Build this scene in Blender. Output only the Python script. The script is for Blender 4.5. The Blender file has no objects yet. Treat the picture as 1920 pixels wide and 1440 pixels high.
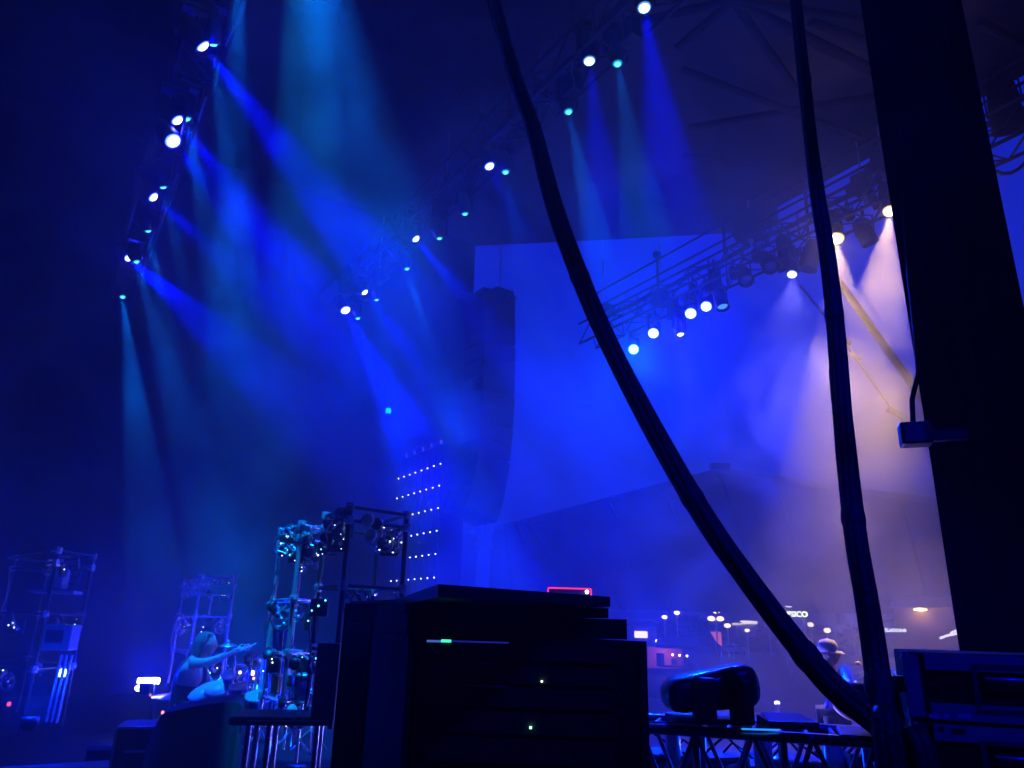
import bpy, bmesh, math, random
from mathutils import Vector, Matrix, Quaternion
random.seed(7)
sc = bpy.context.scene
C = sc.collection
R = math.radians

# ------------------------------------------------------------------ camera
FPX, TILT, ROLL, EYE = 1397.0, R(18), R(1.5), 1.7
cam = bpy.data.cameras.new('camera'); cam_o = bpy.data.objects.new('camera', cam); C.objects.link(cam_o)
cam.sensor_width = 36; cam.lens = 36 * FPX / 1920; cam.clip_start = .05; cam.clip_end = 3000
cam_o.matrix_world = Matrix.Translation((0, 0, EYE)) @ Matrix.Rotation(R(90) + TILT, 4, 'X') @ Matrix.Rotation(-ROLL * -1, 4, 'Z')
sc.camera = cam_o

# ------------------------------------------------------------------ exposure, sampling
sc.view_settings.view_transform = 'Standard'; sc.view_settings.look = 'None'
sc.view_settings.exposure = 0; sc.view_settings.gamma = 1
cy = sc.cycles
cy.use_denoising = True
try: cy.denoiser = 'OPENIMAGEDENOISE'
except Exception: pass
cy.max_bounces = 5; cy.diffuse_bounces = 2; cy.glossy_bounces = 2; cy.transmission_bounces = 3
cy.volume_bounces = 0; cy.transparent_max_bounces = 6
cy.sample_clamp_indirect = 3; cy.sample_clamp_direct = 0
cy.use_adaptive_sampling = False
cy.volume_step_rate = 1.0; cy.volume_max_steps = 64

# ------------------------------------------------------------------ dusk sky
w = bpy.data.worlds.new('World'); sc.world = w; w.use_nodes = True
nt = w.node_tree; nt.nodes.clear()
sky = nt.nodes.new('ShaderNodeTexSky'); sky.sky_type = 'NISHITA'; sky.sun_disc = False
sky.sun_elevation = R(-2.0); sky.sun_rotation = R(200); sky.altitude = 1300
mul = nt.nodes.new('ShaderNodeMix'); mul.data_type = 'RGBA'; mul.blend_type = 'MULTIPLY'; mul.inputs[0].default_value = 1
mul.inputs[7].default_value = (.003, .014, .42, 1)      # the phone's cold white balance after sunset
bg = nt.nodes.new('ShaderNodeBackground'); bg.inputs[1].default_value = 7.0
out = nt.nodes.new('ShaderNodeOutputWorld')
nt.links.new(sky.outputs[0], mul.inputs[6]); nt.links.new(mul.outputs[2], bg.inputs[0]); nt.links.new(bg.outputs[0], out.inputs[0])

# ------------------------------------------------------------------ frames of reference
TH = R(32)                         # the stage lies turned by 32 degrees: U runs across it, V towards the audience
UU = Vector((-math.sin(TH), math.cos(TH), 0)); VV = Vector((math.cos(TH), math.sin(TH), 0))
def S(u, v, z=0): return UU * u + VV * v + Vector((0, 0, z))
def ray(x, y):
    a, b = (x - 960) / FPX, (720 - y) / FPX
    ca, sa = math.cos(ROLL), math.sin(ROLL)
    a, b = a * ca - b * sa, a * sa + b * ca
    return Vector((a, math.cos(TILT) - b * math.sin(TILT), math.sin(TILT) + b * math.cos(TILT)))
def at(x, y, d):                   # point d metres away (on the plan) in a given direction
    r = ray(x, y); return r * (d / math.hypot(r.x, r.y)) + Vector((0, 0, EYE))
def atV(x, y, v):
    r = ray(x, y); return r * (v / r.dot(VV)) + Vector((0, 0, EYE))
def atU(x, y, u):
    r = ray(x, y); return r * (u / r.dot(UU)) + Vector((0, 0, EYE))
def atZ(x, y, z):
    r = ray(x, y); return r * ((z - EYE) / r.z) + Vector((0, 0, EYE))

# ------------------------------------------------------------------ materials
MATS = {}
def mat(name, col, rough=.6, metal=0., bump=0., scale=8., var=.25, coat=0., spec=.5):
    if name in MATS: return MATS[name]
    m = bpy.data.materials.new(name); m.use_nodes = True; n = m.node_tree; b = n.nodes['Principled BSDF']
    tc = n.nodes.new('ShaderNodeTexCoord'); no = n.nodes.new('ShaderNodeTexNoise'); no.inputs['Scale'].default_value = scale
    no.inputs['Detail'].default_value = 6
    n.links.new(tc.outputs['Object'], no.inputs['Vector'])
    mx = n.nodes.new('ShaderNodeMix'); mx.data_type = 'RGBA'
    mx.inputs[6].default_value = (*[c * (1 - var) for c in col], 1); mx.inputs[7].default_value = (*[min(1, c * (1 + var)) for c in col], 1)
    n.links.new(no.outputs['Fac'], mx.inputs[0]); n.links.new(mx.outputs[2], b.inputs['Base Color'])
    mr = n.nodes.new('ShaderNodeMapRange'); mr.inputs[3].default_value = max(.03, rough - .12); mr.inputs[4].default_value = min(1, rough + .12)
    n.links.new(no.outputs['Fac'], mr.inputs[0]); n.links.new(mr.outputs[0], b.inputs['Roughness'])
    b.inputs['Metallic'].default_value = metal; b.inputs['Coat Weight'].default_value = coat
    b.inputs['Specular IOR Level'].default_value = spec
    if bump:
        bp = n.nodes.new('ShaderNodeBump'); bp.inputs['Strength'].default_value = bump; bp.inputs['Distance'].default_value = .02
        n.links.new(no.outputs['Fac'], bp.inputs['Height']); n.links.new(bp.outputs[0], b.inputs['Normal'])
    MATS[name] = m; return m
def glow(name, col, strength):
    if name in MATS: return MATS[name]
    m = bpy.data.materials.new(name); m.use_nodes = True; n = m.node_tree; n.nodes.clear()
    e = n.nodes.new('ShaderNodeEmission'); e.inputs[0].default_value = (*col, 1); e.inputs[1].default_value = strength
    o = n.nodes.new('ShaderNodeOutputMaterial'); n.links.new(e.outputs[0], o.inputs[0])
    m.cycles.emission_sampling = 'NONE' if strength < 60 else 'AUTO'
    MATS[name] = m; return m
M_black = mat('black_paint', (.02, .02, .022), .5, bump=.1, scale=30)
M_cloth = mat('black_cloth', (.012, .012, .013), .95, bump=.5, scale=12, spec=.1)
M_roof = mat('dark_roof_steel', (.016, .016, .019), .8, bump=.2, scale=1.5)
M_truss = mat('truss_aluminium', (.015, .015, .018), .5, .3, scale=20)
M_chrome = mat('chrome_tube', (.7, .7, .72), .24, .6, scale=20, var=.1)
M_steel = mat('dull_steel', (.35, .35, .37), .35, .9, scale=20)
M_deck = mat('stage_deck_black', (.03, .03, .032), .35, bump=.15, scale=6)
M_fixture = mat('fixture_black_plastic', (.014, .014, .016), .4, scale=40)
M_rubber = mat('cable_rubber', (.012, .012, .013), .55, bump=.4, scale=60)

# ------------------------------------------------------------------ mesh helper
class MB:
    def __init__(s): s.v = []; s.f = []; s.sm = []
    def add(s, vs, fs, smooth=False):
        o = len(s.v); s.v += [tuple(p) for p in vs]; s.f += [tuple(i + o for i in f) for f in fs]; s.sm += [smooth] * len(fs); return s
    def hexa(s, p):       # 8 points: bottom 4 ccw, top 4 ccw
        return s.add(p, [(3, 2, 1, 0), (4, 5, 6, 7), (0, 1, 5, 4), (1, 2, 6, 5), (2, 3, 7, 6), (3, 0, 4, 7)])
    def box(s, c, d, rot=None, taper=1.0):
        x, y, z = d[0] / 2, d[1] / 2, d[2] / 2
        p = [Vector(q) for q in ((-x, -y, -z), (x, -y, -z), (x, y, -z), (-x, y, -z), (-x * taper, -y * taper, z), (x * taper, -y * taper, z), (x * taper, y * taper, z), (-x * taper, y * taper, z))]
        if rot is not None:
            m = rot if isinstance(rot, Matrix) else Matrix.Rotation(rot, 3, 'Z')
            p = [m @ q for q in p]
        return s.hexa([q + Vector(c) for q in p])
    def rbox(s, c, d, r=.02, rot=None):    # box with chamfered edges
        bm = bmesh.new(); bmesh.ops.create_cube(bm, size=1)
        for v in bm.verts: v.co = Vector((v.co.x * d[0], v.co.y * d[1], v.co.z * d[2]))
        bmesh.ops.bevel(bm, geom=bm.edges[:], offset=r, segments=2, affect='EDGES', profile=.6)
        m = Matrix.Identity(3) if rot is None else (rot if isinstance(rot, Matrix) else Matrix.Rotation(rot, 3, 'Z'))
        bm.verts.index_update()
        s.add([m @ v.co + Vector(c) for v in bm.verts], [[v.index for v in f.verts] for f in bm.faces]); bm.free(); return s
    def tube(s, pts, r, n=8, cap=True, smooth=True):
        pts = [Vector(p) for p in pts]; rs = r if isinstance(r, (list, tuple)) else [r] * len(pts)
        vs, fs = [], []; prev = None
        for i, p in enumerate(pts):
            t = (pts[min(i + 1, len(pts) - 1)] - pts[max(i - 1, 0)]).normalized()
            if prev is None:
                a = t.orthogonal().normalized()
            else:
                a = (prev - t * prev.dot(t)).normalized()
            prev = a; b = t.cross(a)
            vs += [p + (a * math.cos(2 * math.pi * k / n) + b * math.sin(2 * math.pi * k / n)) * rs[i] for k in range(n)]
        for i in range(len(pts) - 1):
            for k in range(n):
                fs.append((i * n + k, i * n + (k + 1) % n, (i + 1) * n + (k + 1) % n, (i + 1) * n + k))
        s.add(vs, fs, smooth)
        if cap: s.add(vs[:n], [tuple(range(n - 1, -1, -1))]); s.add(vs[-n:], [tuple(range(n))])
        return s
    def lathe(s, prof, c=(0, 0, 0), axis=(0, 0, 1), n=20, smooth=True):   # prof: (r, h)
        q = Vector((0, 0, 1)).rotation_difference(Vector(axis).normalized()); c = Vector(c)
        vs = [q @ Vector((r * math.cos(2 * math.pi * k / n), r * math.sin(2 * math.pi * k / n), h)) + c for r, h in prof for k in range(n)]
        fs = [(i * n + k, i * n + (k + 1) % n, (i + 1) * n + (k + 1) % n, (i + 1) * n + k) for i in range(len(prof) - 1) for k in range(n)]
        s.add(vs, fs, smooth); s.add(vs[:n], [tuple(range(n - 1, -1, -1))]); s.add(vs[-n:], [tuple(range(n))]); return s
    def prism(s, plan, z0, z1):
        n = len(plan); z0 = z0 if isinstance(z0, (list, tuple)) else [z0] * n; z1 = z1 if isinstance(z1, (list, tuple)) else [z1] * n
        vs = [(p[0], p[1], z) for p, z in zip(plan, z0)] + [(p[0], p[1], z) for p, z in zip(plan, z1)]
        return s.add(vs, [tuple(range(n - 1, -1, -1)), tuple(range(n, 2 * n))] + [(i, (i + 1) % n, n + (i + 1) % n, n + i) for i in range(n)])
    def ball(s, c, r, n=12, sq=(1, 1, 1)):
        m = n // 2; c = Vector(c)
        vs = [c + Vector((math.sin(math.pi * i / m) * math.cos(2 * math.pi * k / n) * r * sq[0], math.sin(math.pi * i / m) * math.sin(2 * math.pi * k / n) * r * sq[1], math.cos(math.pi * i / m) * r * sq[2])) for i in range(m + 1) for k in range(n)]
        fs = [(i * n + k, (i + 1) * n + k, (i + 1) * n + (k + 1) % n, i * n + (k + 1) % n) for i in range(m) for k in range(n)]
        return s.add(vs, fs, True)
    def build(s, name, m, parent=None, loc=None, rotz=None):
        me = bpy.data.meshes.new(name); me.from_pydata(s.v, [], s.f); me.validate(); me.update()
        if len(me.polygons) == len(s.sm): me.polygons.foreach_set('use_smooth', s.sm)
        me.materials.append(m); o = bpy.data.objects.new(name, me); C.objects.link(o)
        if parent is not None: o.parent = parent
        if loc is not None: o.location = loc
        if rotz is not None: o.rotation_euler.z = rotz
        return o
def tag(o, label=None, cat=None, group=None, kind=None):
    if label: o['label'] = label
    if cat: o['category'] = cat
    if group: o['group'] = group
    if kind: o['kind'] = kind
    return o
def thing(name, label, cat, loc=(0, 0, 0), rotz=0, group=None):
    o = bpy.data.objects.new(name, None); C.objects.link(o); o.empty_display_size = .1
    o.location = loc; o.rotation_euler.z = rotz
    return tag(o, label, cat, group)
def kids(o): return [c for c in C.objects if c.parent == o]
def dup(o, loc=None, rotz=None, label=None, parent=None):
    c = o.copy(); C.objects.link(c)
    if parent: c.parent = parent
    if loc is not None: c.location = loc
    if rotz is not None: c.rotation_euler.z = rotz
    if label: c['label'] = label
    for ch in kids(o): dup(ch, parent=c)
    return c
def spot(name, parent, loc, direction, col, power, angle, blend=.5, size=.05):
    l = bpy.data.lights.new(name, 'SPOT'); l.color = col; l.energy = power; l.spot_size = R(angle); l.spot_blend = blend; l.shadow_soft_size = size
    o = bpy.data.objects.new(name, l); C.objects.link(o); o.parent = parent; o.location = loc
    o.rotation_mode = 'QUATERNION'; o.rotation_quaternion = Vector((0, 0, -1)).rotation_difference(Vector(direction).normalized())
    return o

# ------------------------------------------------------------------ setting
g = MB(); N = 24
g.add([(0, 0, -1.6)] + [(math.cos(2 * math.pi * k / 64) * 900, math.sin(2 * math.pi * k / 64) * 900, -1.6) for k in range(64)],
      [(0, k + 1, (k + 1) % 64 + 1) for k in range(64)])
tag(g.build('ground', mat('lawn_and_tarmac', (.05, .06, .05), .9, bump=.4, scale=.6)), kind='structure')
d = MB(); d.box((0, 0, 0), (24, 34, .25))
dk = d.build('stage_floor', M_deck, loc=S(9, 2.5, -.125), rotz=TH); tag(dk, kind='structure')

# stage building: roof, walls, girders
sb = thing('stage_building', 'dark roofed concert stage house with open front and black inner walls', 'stage', (0, 0, 0))
r = MB()
edge = [S(-6, 13, 11), S(6.7, 12.9, 11), S(9.8, 13, 11), S(10.8, 13.2, 11), atU(1390, 437, 11.0)*1, atU(895, 461, 20)]
edge = [S(-6, 13, 11.0), S(9.6, 13.0, 11.0), atU(1440, 398, 9.8), atU(1390, 436, 10.9), atU(1150, 449, 15), atU(895, 461, 20)]
back = [S(-6, -6, 11.0), S(9.6, -6, 11.5), S(9.9, -6, 11.5), S(11, -6, 11.8), S(15, -6, 12.8), S(20, -6, 14)]
top = [p + Vector((0, 0, .5)) for p in edge] + [p + Vector((0, 0, .5)) for p in back]
n = len(edge)
fs = [(i, i + 1, n + i + 1, n + i) for i in range(n - 1)]
fs2 = [tuple(2 * n + q for q in reversed(f)) for f in fs] + [(i + 1, i, 2 * n + i, 2 * n + i + 1) for i in range(n - 1)] + [(n + i, n + i + 1, 3 * n + i + 1, 3 * n + i) for i in range(n - 1)] + [(0, n, 3 * n, 2 * n), (2 * n - 1, n - 1, 3 * n - 1, 4 * n - 1)]
r.add(edge + back + top, fs + fs2).build('roof', M_roof, sb)
wl = MB(); wl.box((0, 0, 7), (.4, 27, 19)); wl.build('back_wall', M_cloth, sb, loc=S(7, -3.2, 0), rotz=TH)
e895 = atU(895, 500, 20).dot(VV)
wl = MB(); wl.box((0, 0, 7), (e895 + 3.4, .4, 15)); wl.build('far_wall', M_cloth, sb, loc=S(20.4, (e895 - 3.4) / 2, 0), rotz=TH)
nw = MB(); nw.box((0, 0, 7), (15.5, .4, 15)); nw.build('near_wall', M_cloth, sb, loc=S(-3, 4.4, 0), rotz=TH)  # unseen wall behind the camera, added to keep sunset sky off the foreground
gm = MB()
# underside girders, crossing at nodes
def gird(a, b, s=.07):
    gm.tube([a, b], s, 6)
gn = atZ(1375, 0, 10.6)
for (x, y) in [(1490, 165), (1640, 130), (1640, 40), (1270, 90), (1200, 40), (1640, 140)]:
    gird(gn, atZ(x, y, 10.75 if y > 100 else 10.6))
for a, b in [((1280, 130), (1640, 270)), ((1290, 240), (1640, 180)), ((1280, 290), (1500, 330)), ((1520, 40), (1640, 80)), ((1500, 60), (1650, 145)), ((1840, 40), (1920, 90))]:
    gird(atZ(*a, 10.8), atZ(*b, 10.85))
gm.build('roof_girder', mat('girder_dark', (.02, .02, .024), .9, spec=.1), sb)

# ------------------------------------------------------------------ lighting trusses
def truss(label, v, u0, u1, z=9.5, s=.55, rails=False):
    t = thing('lighting_truss', label, 'truss', S(u0, v, z), TH, 'lighting trusses under the stage roof')
    L = u1 - u0
    for dx in (-s / 2, s / 2):
        for dz in (0, s): MB().tube([(dx, 0, dz), (dx, L, dz)], .034, 6).build('chord', M_truss, t)
    lc = MB(); k = int(L / s)
    for i in range(k):
        y0, y1 = i * L / k, (i + 1) * L / k; f = i % 2
        for dx in (-s / 2, s / 2): lc.tube([(dx, y0, s * f), (dx, y1, s * (1 - f))], .018, 5)
        lc.tube([(-s / 2 if f else s / 2, y0, 0), (s / 2 if f else -s / 2, y1, 0)], .018, 5)
        lc.tube([(-s / 2 if f else s / 2, y0, s), (s / 2 if f else -s / 2, y1, s)], .018, 5)
        if i % 4 == 0:
            lc.tube([(-s / 2, y0, 0), (s / 2, y0, 0)], .018, 5); lc.tube([(-s / 2, y0, s), (-s / 2, y0, 0)], .018, 5); lc.tube([(s / 2, y0, s), (s / 2, y0, 0)], .018, 5)
    lc.build('lacing', M_truss, t)
    MB().tube([(.12 + .03 * math.sin(q * 1.7), q * L / 24, s + .07 + .03 * math.sin(q * 2.3)) for q in range(25)], .06, 7).build('cable_loom', M_rubber, t)
    if rails:
        for h in (.62, 1.05):
            MB().tube([(-.1, .4, s + h - .25), (-.1, L - .2, s + h - .25)], .03, 6).build('hand_rail', M_truss, t)
        for i in range(int(L / 2.2)):
            y = .6 + i * 2.2
            MB().tube([(-.1, y, s), (-.1, y, s + .95)], .035, 6).box((-.1, y, s + .95), (.16, .12, .14)).build('post', M_truss, t)
    return t
truss('upstage lighting truss at the left edge with cyan and white moving lights', .75, 3.5, 20, 9.35)
truss('middle lighting truss running diagonally behind the thick hanging cable', 5.45, 2, 18, 9.35)
truss('front lighting truss with hand rail crossing the dusk sky at right', 12.25, 1, 15.6, 9.3, .6, rails=True)

# ------------------------------------------------------------------ moving lights
def mover(p, dirv, col, power, angle, lens, label, group, lens_s=14, size=.05, blend=.4, lr=.068, cat='stage light', drop=.38, beam=True):
    """p: world position of the lens; head points along dirv; yoke and base go up to the truss"""
    d3 = Vector(dirv).normalized(); p = Vector(p)
    base = p - d3 * .18 + Vector((0, 0, drop))
    t = thing('moving_head_light', label, cat, base, TH, group)
    Ri = Matrix.Rotation(-TH, 3, 'Z'); L = Ri @ (p - base); D = Ri @ d3
    MB().rbox((0, 0, 0), (.3, .24, .11), .02).box((0, 0, .09), (.06, .2, .08)).build('base', M_fixture, t)
    c = L - D * .18
    yk = MB()
    for sx in (-1, 1):
        yk.rbox((sx * .17, 0, c.z * .5), (.035, .11, abs(c.z) + .12), .012)
    yk.rbox((0, 0, -.07), (.36, .12, .04), .01)
    yk.build('yoke', M_fixture, t)
    h = MB().lathe([(.06, -.24), (.10, -.2), (.125, -.05), (.13, .04), (lr + .025, .16), (lr + .02, .18), (lr + .002, .18), (lr, .165)], c, D, 18)
    h.build('head', M_fixture, t)
    ln = MB().lathe([(.0001, .0), (lr * .97, 0), (lr * .9, .012), (.0001, .02)], L - D * .012, D, 20)
    rim = {'cyan': (lens[1], .9), 'white': ((.16, .42, 1), 2.2), 'warm': ((1.0, .62, .14), 1.5), 'blue': ((.08, .3, 1), 1.6), 'cyanw': ((0, .5, 1), 2.0)}[lens[0]]
    lo_ = ln.build('lens', glow('lens_%s' % lens[0], *rim), t)
    cc_ = {'cyan': (.15, .85, 1.0), 'white': (.85, .93, 1), 'warm': (1, .9, .6), 'blue': (.4, .75, 1), 'cyanw': (.4, .95, 1)}[lens[0]]
    kr = lr * (.62 if lens[0] == 'cyan' else .78)
    MB().lathe([(.0001, .0), (kr, .0), (kr * .8, .014), (.0001, .02)], L + D * .006, D, 18).build('bulb', glow('bulb_%s' % lens[0], cc_, 2.2 if lens[0] == 'cyan' else 9), lo_)
    if lens_s >= 8 or lens[0] == 'warm':
        pl = bpy.data.lights.new('lens_spill', 'POINT'); pl.color = (col[0] * .8, col[1] * .8, col[2]); pl.energy = 38 if lens[0] != 'warm' else 28; pl.shadow_soft_size = .03; po = bpy.data.objects.new('lens_spill', pl); C.objects.link(po); po.parent = t; po.location = L + D * .07  # point light added at the lens for a bloom-like halo in the haze
    if beam:
        spot('beam', t, L + D * .03, D, col, power, angle, blend, size)
    return t
ORD8 = ['first from the top, above the frame', 'second from the top', 'third from the top', 'fourth from the top', 'fifth from the top', 'sixth from the top', 'seventh from the top', 'lowest of them']
ORD6 = ['first from the top right', 'second from the top right', 'third from the top right', 'fourth from the top right', 'fifth from the top right', 'lowest of them']
ORD5 = ['first from the top', 'second from the top', 'middle one of five', 'fourth from the top', 'lowest of them']
FLAB = ['warm yellow lamp on the front truss right against the black tower', 'warm yellow lamp on the front truss beside the straight hanging cable', 'small lilac-white lamp on the front truss left of the straight cable', 'round white lamp, rightmost of the three white discs on the front truss', 'round white lamp, middle of the three white discs on the front truss', 'smallest white lamp hanging a little below the front truss', 'round white lamp, leftmost of the three white discs on the front truss', 'bright cyan glowing lamp at the far end of the front truss']
CY = (.0, .15, 1.0); BL = (.0, .001, 1.0); WB = (.45, .7, 1.0); LI = (.30, .26, .9); WA = (1.0, .58, .26)
L_cy = ('cyan', (.0, .62, 1.0)); L_wh = ('white', (.75, .85, 1.0)); L_wa = ('warm', (1.0, .68, .16)); L_bl = ('blue', (.1, .45, 1.0))
def dv(u, v, z): return UU * u + VV * v + Vector((0, 0, z))
def on(x, y, v):
    return atV(x, y, v)
G1 = 'moving lights on the upstage truss'
K = 1080
def aim(x, y, d): return at(x, y, d)
for i, (x, y, q, pw, ang) in enumerate([(522, -390, (705, 420, 7.2), 34, 19), (450, -130, (425, 1215, 8.9), 19, 8), (400, 83, (432, 360, 9.0), 11, 13), (350, 223, (395, 460, 10.2), 11, 13), (306, 351, (345, 520, 12.3), 6, 12),
                              (278, 433, (315, 620, 14), 8, 12), (256, 491, (315, 690, 15), 9, 13), (230, 557, (247, 700, 17.5), 22, 10)]):
    p = on(x, y, .72 if i else .68); mover(p, at(*q) - p, CY, pw * K, ang, L_cy, 'cyan-beam moving light on the upstage truss, ' + ORD8[i], G1, 3.0, blend=.45 if i else .9)
for i, (x, y, q, pw, ang) in enumerate([(381, 87, (620, 390, 8.2), 30, 17), (333, 226, (540, 480, 9.4), 20, 15), (325, 265, (470, 440, 8.8), 10, 16), (288, 370, (470, 530, 11.2), 20, 15), (241, 484, (410, 630, 14.3), 48, 14)]):
    p = on(x, y, .60); mover(p, at(*q) - p, BL, pw * K, ang, L_wh, 'white-lensed moving light throwing a blue beam, upstage truss, ' + ORD5[i], G1, 14, lr=.082 if i != 2 else .105)
G2 = 'moving lights on the middle truss'
for i, (x, y, q, pw, ang) in enumerate([(1158, 120, (1205, 400, 8.2), 5, 14), (1066, 210, (1120, 450, 9.2), 7, 12), (948, 323, (975, 470, 10.8), 3.5, 13), (872, 401, (885, 470, 12.3), 1.5, 11), (824, 447, (835, 520, 13.2), 1.5, 11),
    (763, 504, (800, 630, 14.5), 9, 12), (706, 562, (725, 660, 16.2), 4, 12), (671, 597, (700, 700, 17), 4, 12)]):
    p = on(x, y, 5.65); mover(p, at(*q) - p, CY, pw * K, ang, L_cy, 'cyan-beam moving light on the middle truss, ' + ORD8[i], G2, 4 if i == 1 else 2.2)
for i, (x, y, q, pw, ang, ls) in enumerate([(1208, 15, (1258, 350, 7.0), 14, 13, 5), (1105, 115, (1135, 380, 8.1), 8, 14, 5), (918, 312, (975, 430, 10.5), 5, 16, 8), (780, 448, (880, 570, 13), 16, 16, 16), (684, 548, (790, 680, 15.5), 15, 16, 16), (648, 582, (755, 790, 15.5), 42, 17, 18)]):
    p = on(x, y, 5.3); mover(p, at(*q) - p, BL, pw * K, ang, L_wh if i > 1 else L_bl, 'deep blue beam moving light on the middle truss, ' + ORD6[i], G2, ls, lr=.085 if i != 5 else .125)
p = S(5.0, .75, 9.3); mover(p, at(585, 1120, 6.9) - p, (0, .26, 1.0), 15 * K, 10, L_cy, 'cyan moving light on the upstage truss above the frame, lighting the percussion towers', G1, 3)  # extra lamp out of view, added to brighten the rack towers
G3 = 'lamps on the front truss'
p = S(-2.2, 1.2, 6.5); mover(p, at(1750, 1300, 3.0) - p, BL, .7 * K, 40, L_bl, 'blue wash light on the near wall, lighting the flight cases', None, 3)  # unseen fill lamp, added so the case fronts catch blue light
for i, (x, y, q, col, pw, ang, ln, ls, lr) in enumerate([
    (1668, 397, (1625, 830, 11.5), WA, 8.5, 22, L_wa, 1.7, .12), (1568, 448, (1600, 830, 12.5), WA, 5, 26, L_wa, 1.6, .15), (1485, 515, (1475, 1080, 12.5), LI, 1.5, 50, L_wh, 18, .10),
    (1324, 575, (1290, 900, 11), BL, 3.6, 60, L_wh, 20, .13), (1295, 588, (1250, 900, 11), BL, 3.6, 60, L_wh, 20, .14), (1276, 627, (1310, 800, 17), LI, .8, 30, L_wh, 10, .09),
    (1225, 625, (1180, 900, 12), BL, 3.6, 60, L_wh, 20, .14), (1188, 655, (1190, 900, 8), (0, .08, 1), 5, 60, ('cyanw', (.1, .8, 1.0)), 9, .14)]):
    p = on(x, y, 12.1); mover(p, at(*q) - p, col, pw * K, ang, ln, FLAB[i], G3, ls, lr=lr)

# ------------------------------------------------------------------ rigging details
M_dead = mat('soot_black_can', (.006, .006, .007), .85, spec=.12)
def hoist(x, y, v, label, z1=11.2, sc_=1.0):
    p = atV(x, y, v); t = thing('chain_hoist', label, 'hoist', p, TH, 'chain hoists carrying the trusses')
    MB().rbox((0, 0, 0), (.28 * sc_, .34 * sc_, .42 * sc_), .04).lathe([(.12, -.1), (.15, 0), (.12, .1)], (0, .2 * sc_, 0), (0, 1, 0), 12).build('body', M_fixture, t)
    MB().tube([(0, 0, .2), (0, 0, z1 - p.z)], .018, 5).build('chain', M_steel, t)
    MB().tube([(0, 0, -.2), (.02, 0, -.35), (0, 0, -.5)], .02, 5).lathe([(.05, 0), (.06, .06), (.05, .12)], (0, 0, -.4), (0, 0, 1), 8).build('hook', M_steel, t)
for x, y, l, k in [(1406, 425, 'large chain hoist hanging where the roof edge bends', 1.6), (1617, 345, 'chain hoist above the front truss right of the straight cable', 1.0), (1655, 305, 'chain hoist above the front truss beside the black tower', 1.0), (1240, 560, 'far chain hoist over the white discs of the front truss', 1.0)]:
    hoist(x, y, 12.25, l, sc_=k)
hoist(1430, 400, 12.45, 'second chain hoist just under the bend of the roof edge', sc_=1.5)

def par_can(x, y, v, aim, label, k=1.0, lens=None):
    k *= .84; y -= 8
    p = atV(x, y, v); t = thing('par_can', label, 'stage light', p, TH, 'unlit lamps on the front truss')
    a = Vector(aim).normalized()
    MB().lathe([(.05, -.3 * k), (.12 * k, -.27 * k), (.15 * k, -.1 * k), (.15 * k, .2 * k), (.16 * k, .22 * k), (.14 * k, .22 * k), (.13 * k, .15 * k), (.02, .1 * k)], (0, 0, 0), a, 16).build('body', M_dead, t)
    y_ = MB(); 
    for sx in (-1, 1): y_.tube([(0, sx * .17 * k, 0), (0, sx * .17 * k, .28 * k), (0, 0, .36 * k)], .018, 5)
    y_.tube([(0, 0, .36 * k), (0, 0, .55 * k)], .03, 6); y_.build('yoke', M_dead, t)
    if lens: MB().lathe([(.001, 0), (.12 * k, 0), (.001, .01)], a * .16 * k, a, 14).build('lens', lens, t)
M_blens = mat('unlit_lens_glass', (.10, .14, .35), .1, .0, coat=1)
par_can(1622, 445, 12.6, (.3, -.2, -1), 'large unlit dark lamp between the two warm lamps', 1.3)
par_can(1520, 490, 12.25, (-.2, .3, -1), 'unlit round lamp behind the straight cable, above the lilac-white lamp', 1.5)
par_can(1440, 500, 12.2, (-.3, -.5, -.8), 'unlit lamp with bluish lens left of the lilac-white lamp', 1.3, M_blens)
par_can(1395, 525, 12.2, (-.3, -.5, -.8), 'unlit lamp with bluish lens below the bend of the roof edge', 1.3, M_blens)
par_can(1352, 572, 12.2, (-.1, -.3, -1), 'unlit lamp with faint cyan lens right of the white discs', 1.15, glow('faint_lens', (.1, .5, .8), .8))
par_can(1262, 590, 12.2, (.2, .2, -1), 'unlit lamp body just above the smallest white lamp', 1.2)
par_can(1340, 535, 12.2, (.2, .2, -1), 'unlit lamp body above the rightmost white disc', 1.2)
par_can(1470, 470, 12.2, (-.2, -.3, -1), 'unlit lamp body high under the hand rail near the roof edge', 1.2)
for j_, (x_, y_) in enumerate([(1300, 552), (1330, 545), (1375, 520), (1418, 488), (1462, 505), (1545, 440), (1590, 408), (1640, 385)]):
    par_can(x_, y_, 12.5, (.2 * math.sin(j_ * 2), -.3, -.9), 'small unlit lamp packed on the front truss, ' + ['above the middle white disc', 'above the rightmost white disc', 'just right of the white discs', 'under the bend of the roof edge', 'left of the lilac-white lamp', 'left of the left warm lamp', 'between the warm lamps high on the truss', 'just left of the right warm lamp'][j_], .75)
par_can(1885, 215, 12.3, (.2, .1, -1), 'long unlit lamp hanging right of the black tower', 1.9)
par_can(1862, 180, 12.0, (.3, .2, -.9), 'small unlit lamp close to the right side of the black tower', .8)
MB().tube([atV(1860, 318, 12.3), atV(1880, 326, 12.3), atV(1897, 324, 12.3), atV(1912, 315, 12.3), atV(1930, 296, 12.3)], .03, 6).build('cable', M_rubber)
tag(C.objects[-1], 'black cable sagging under the truss right of the black tower', 'cable')
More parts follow.
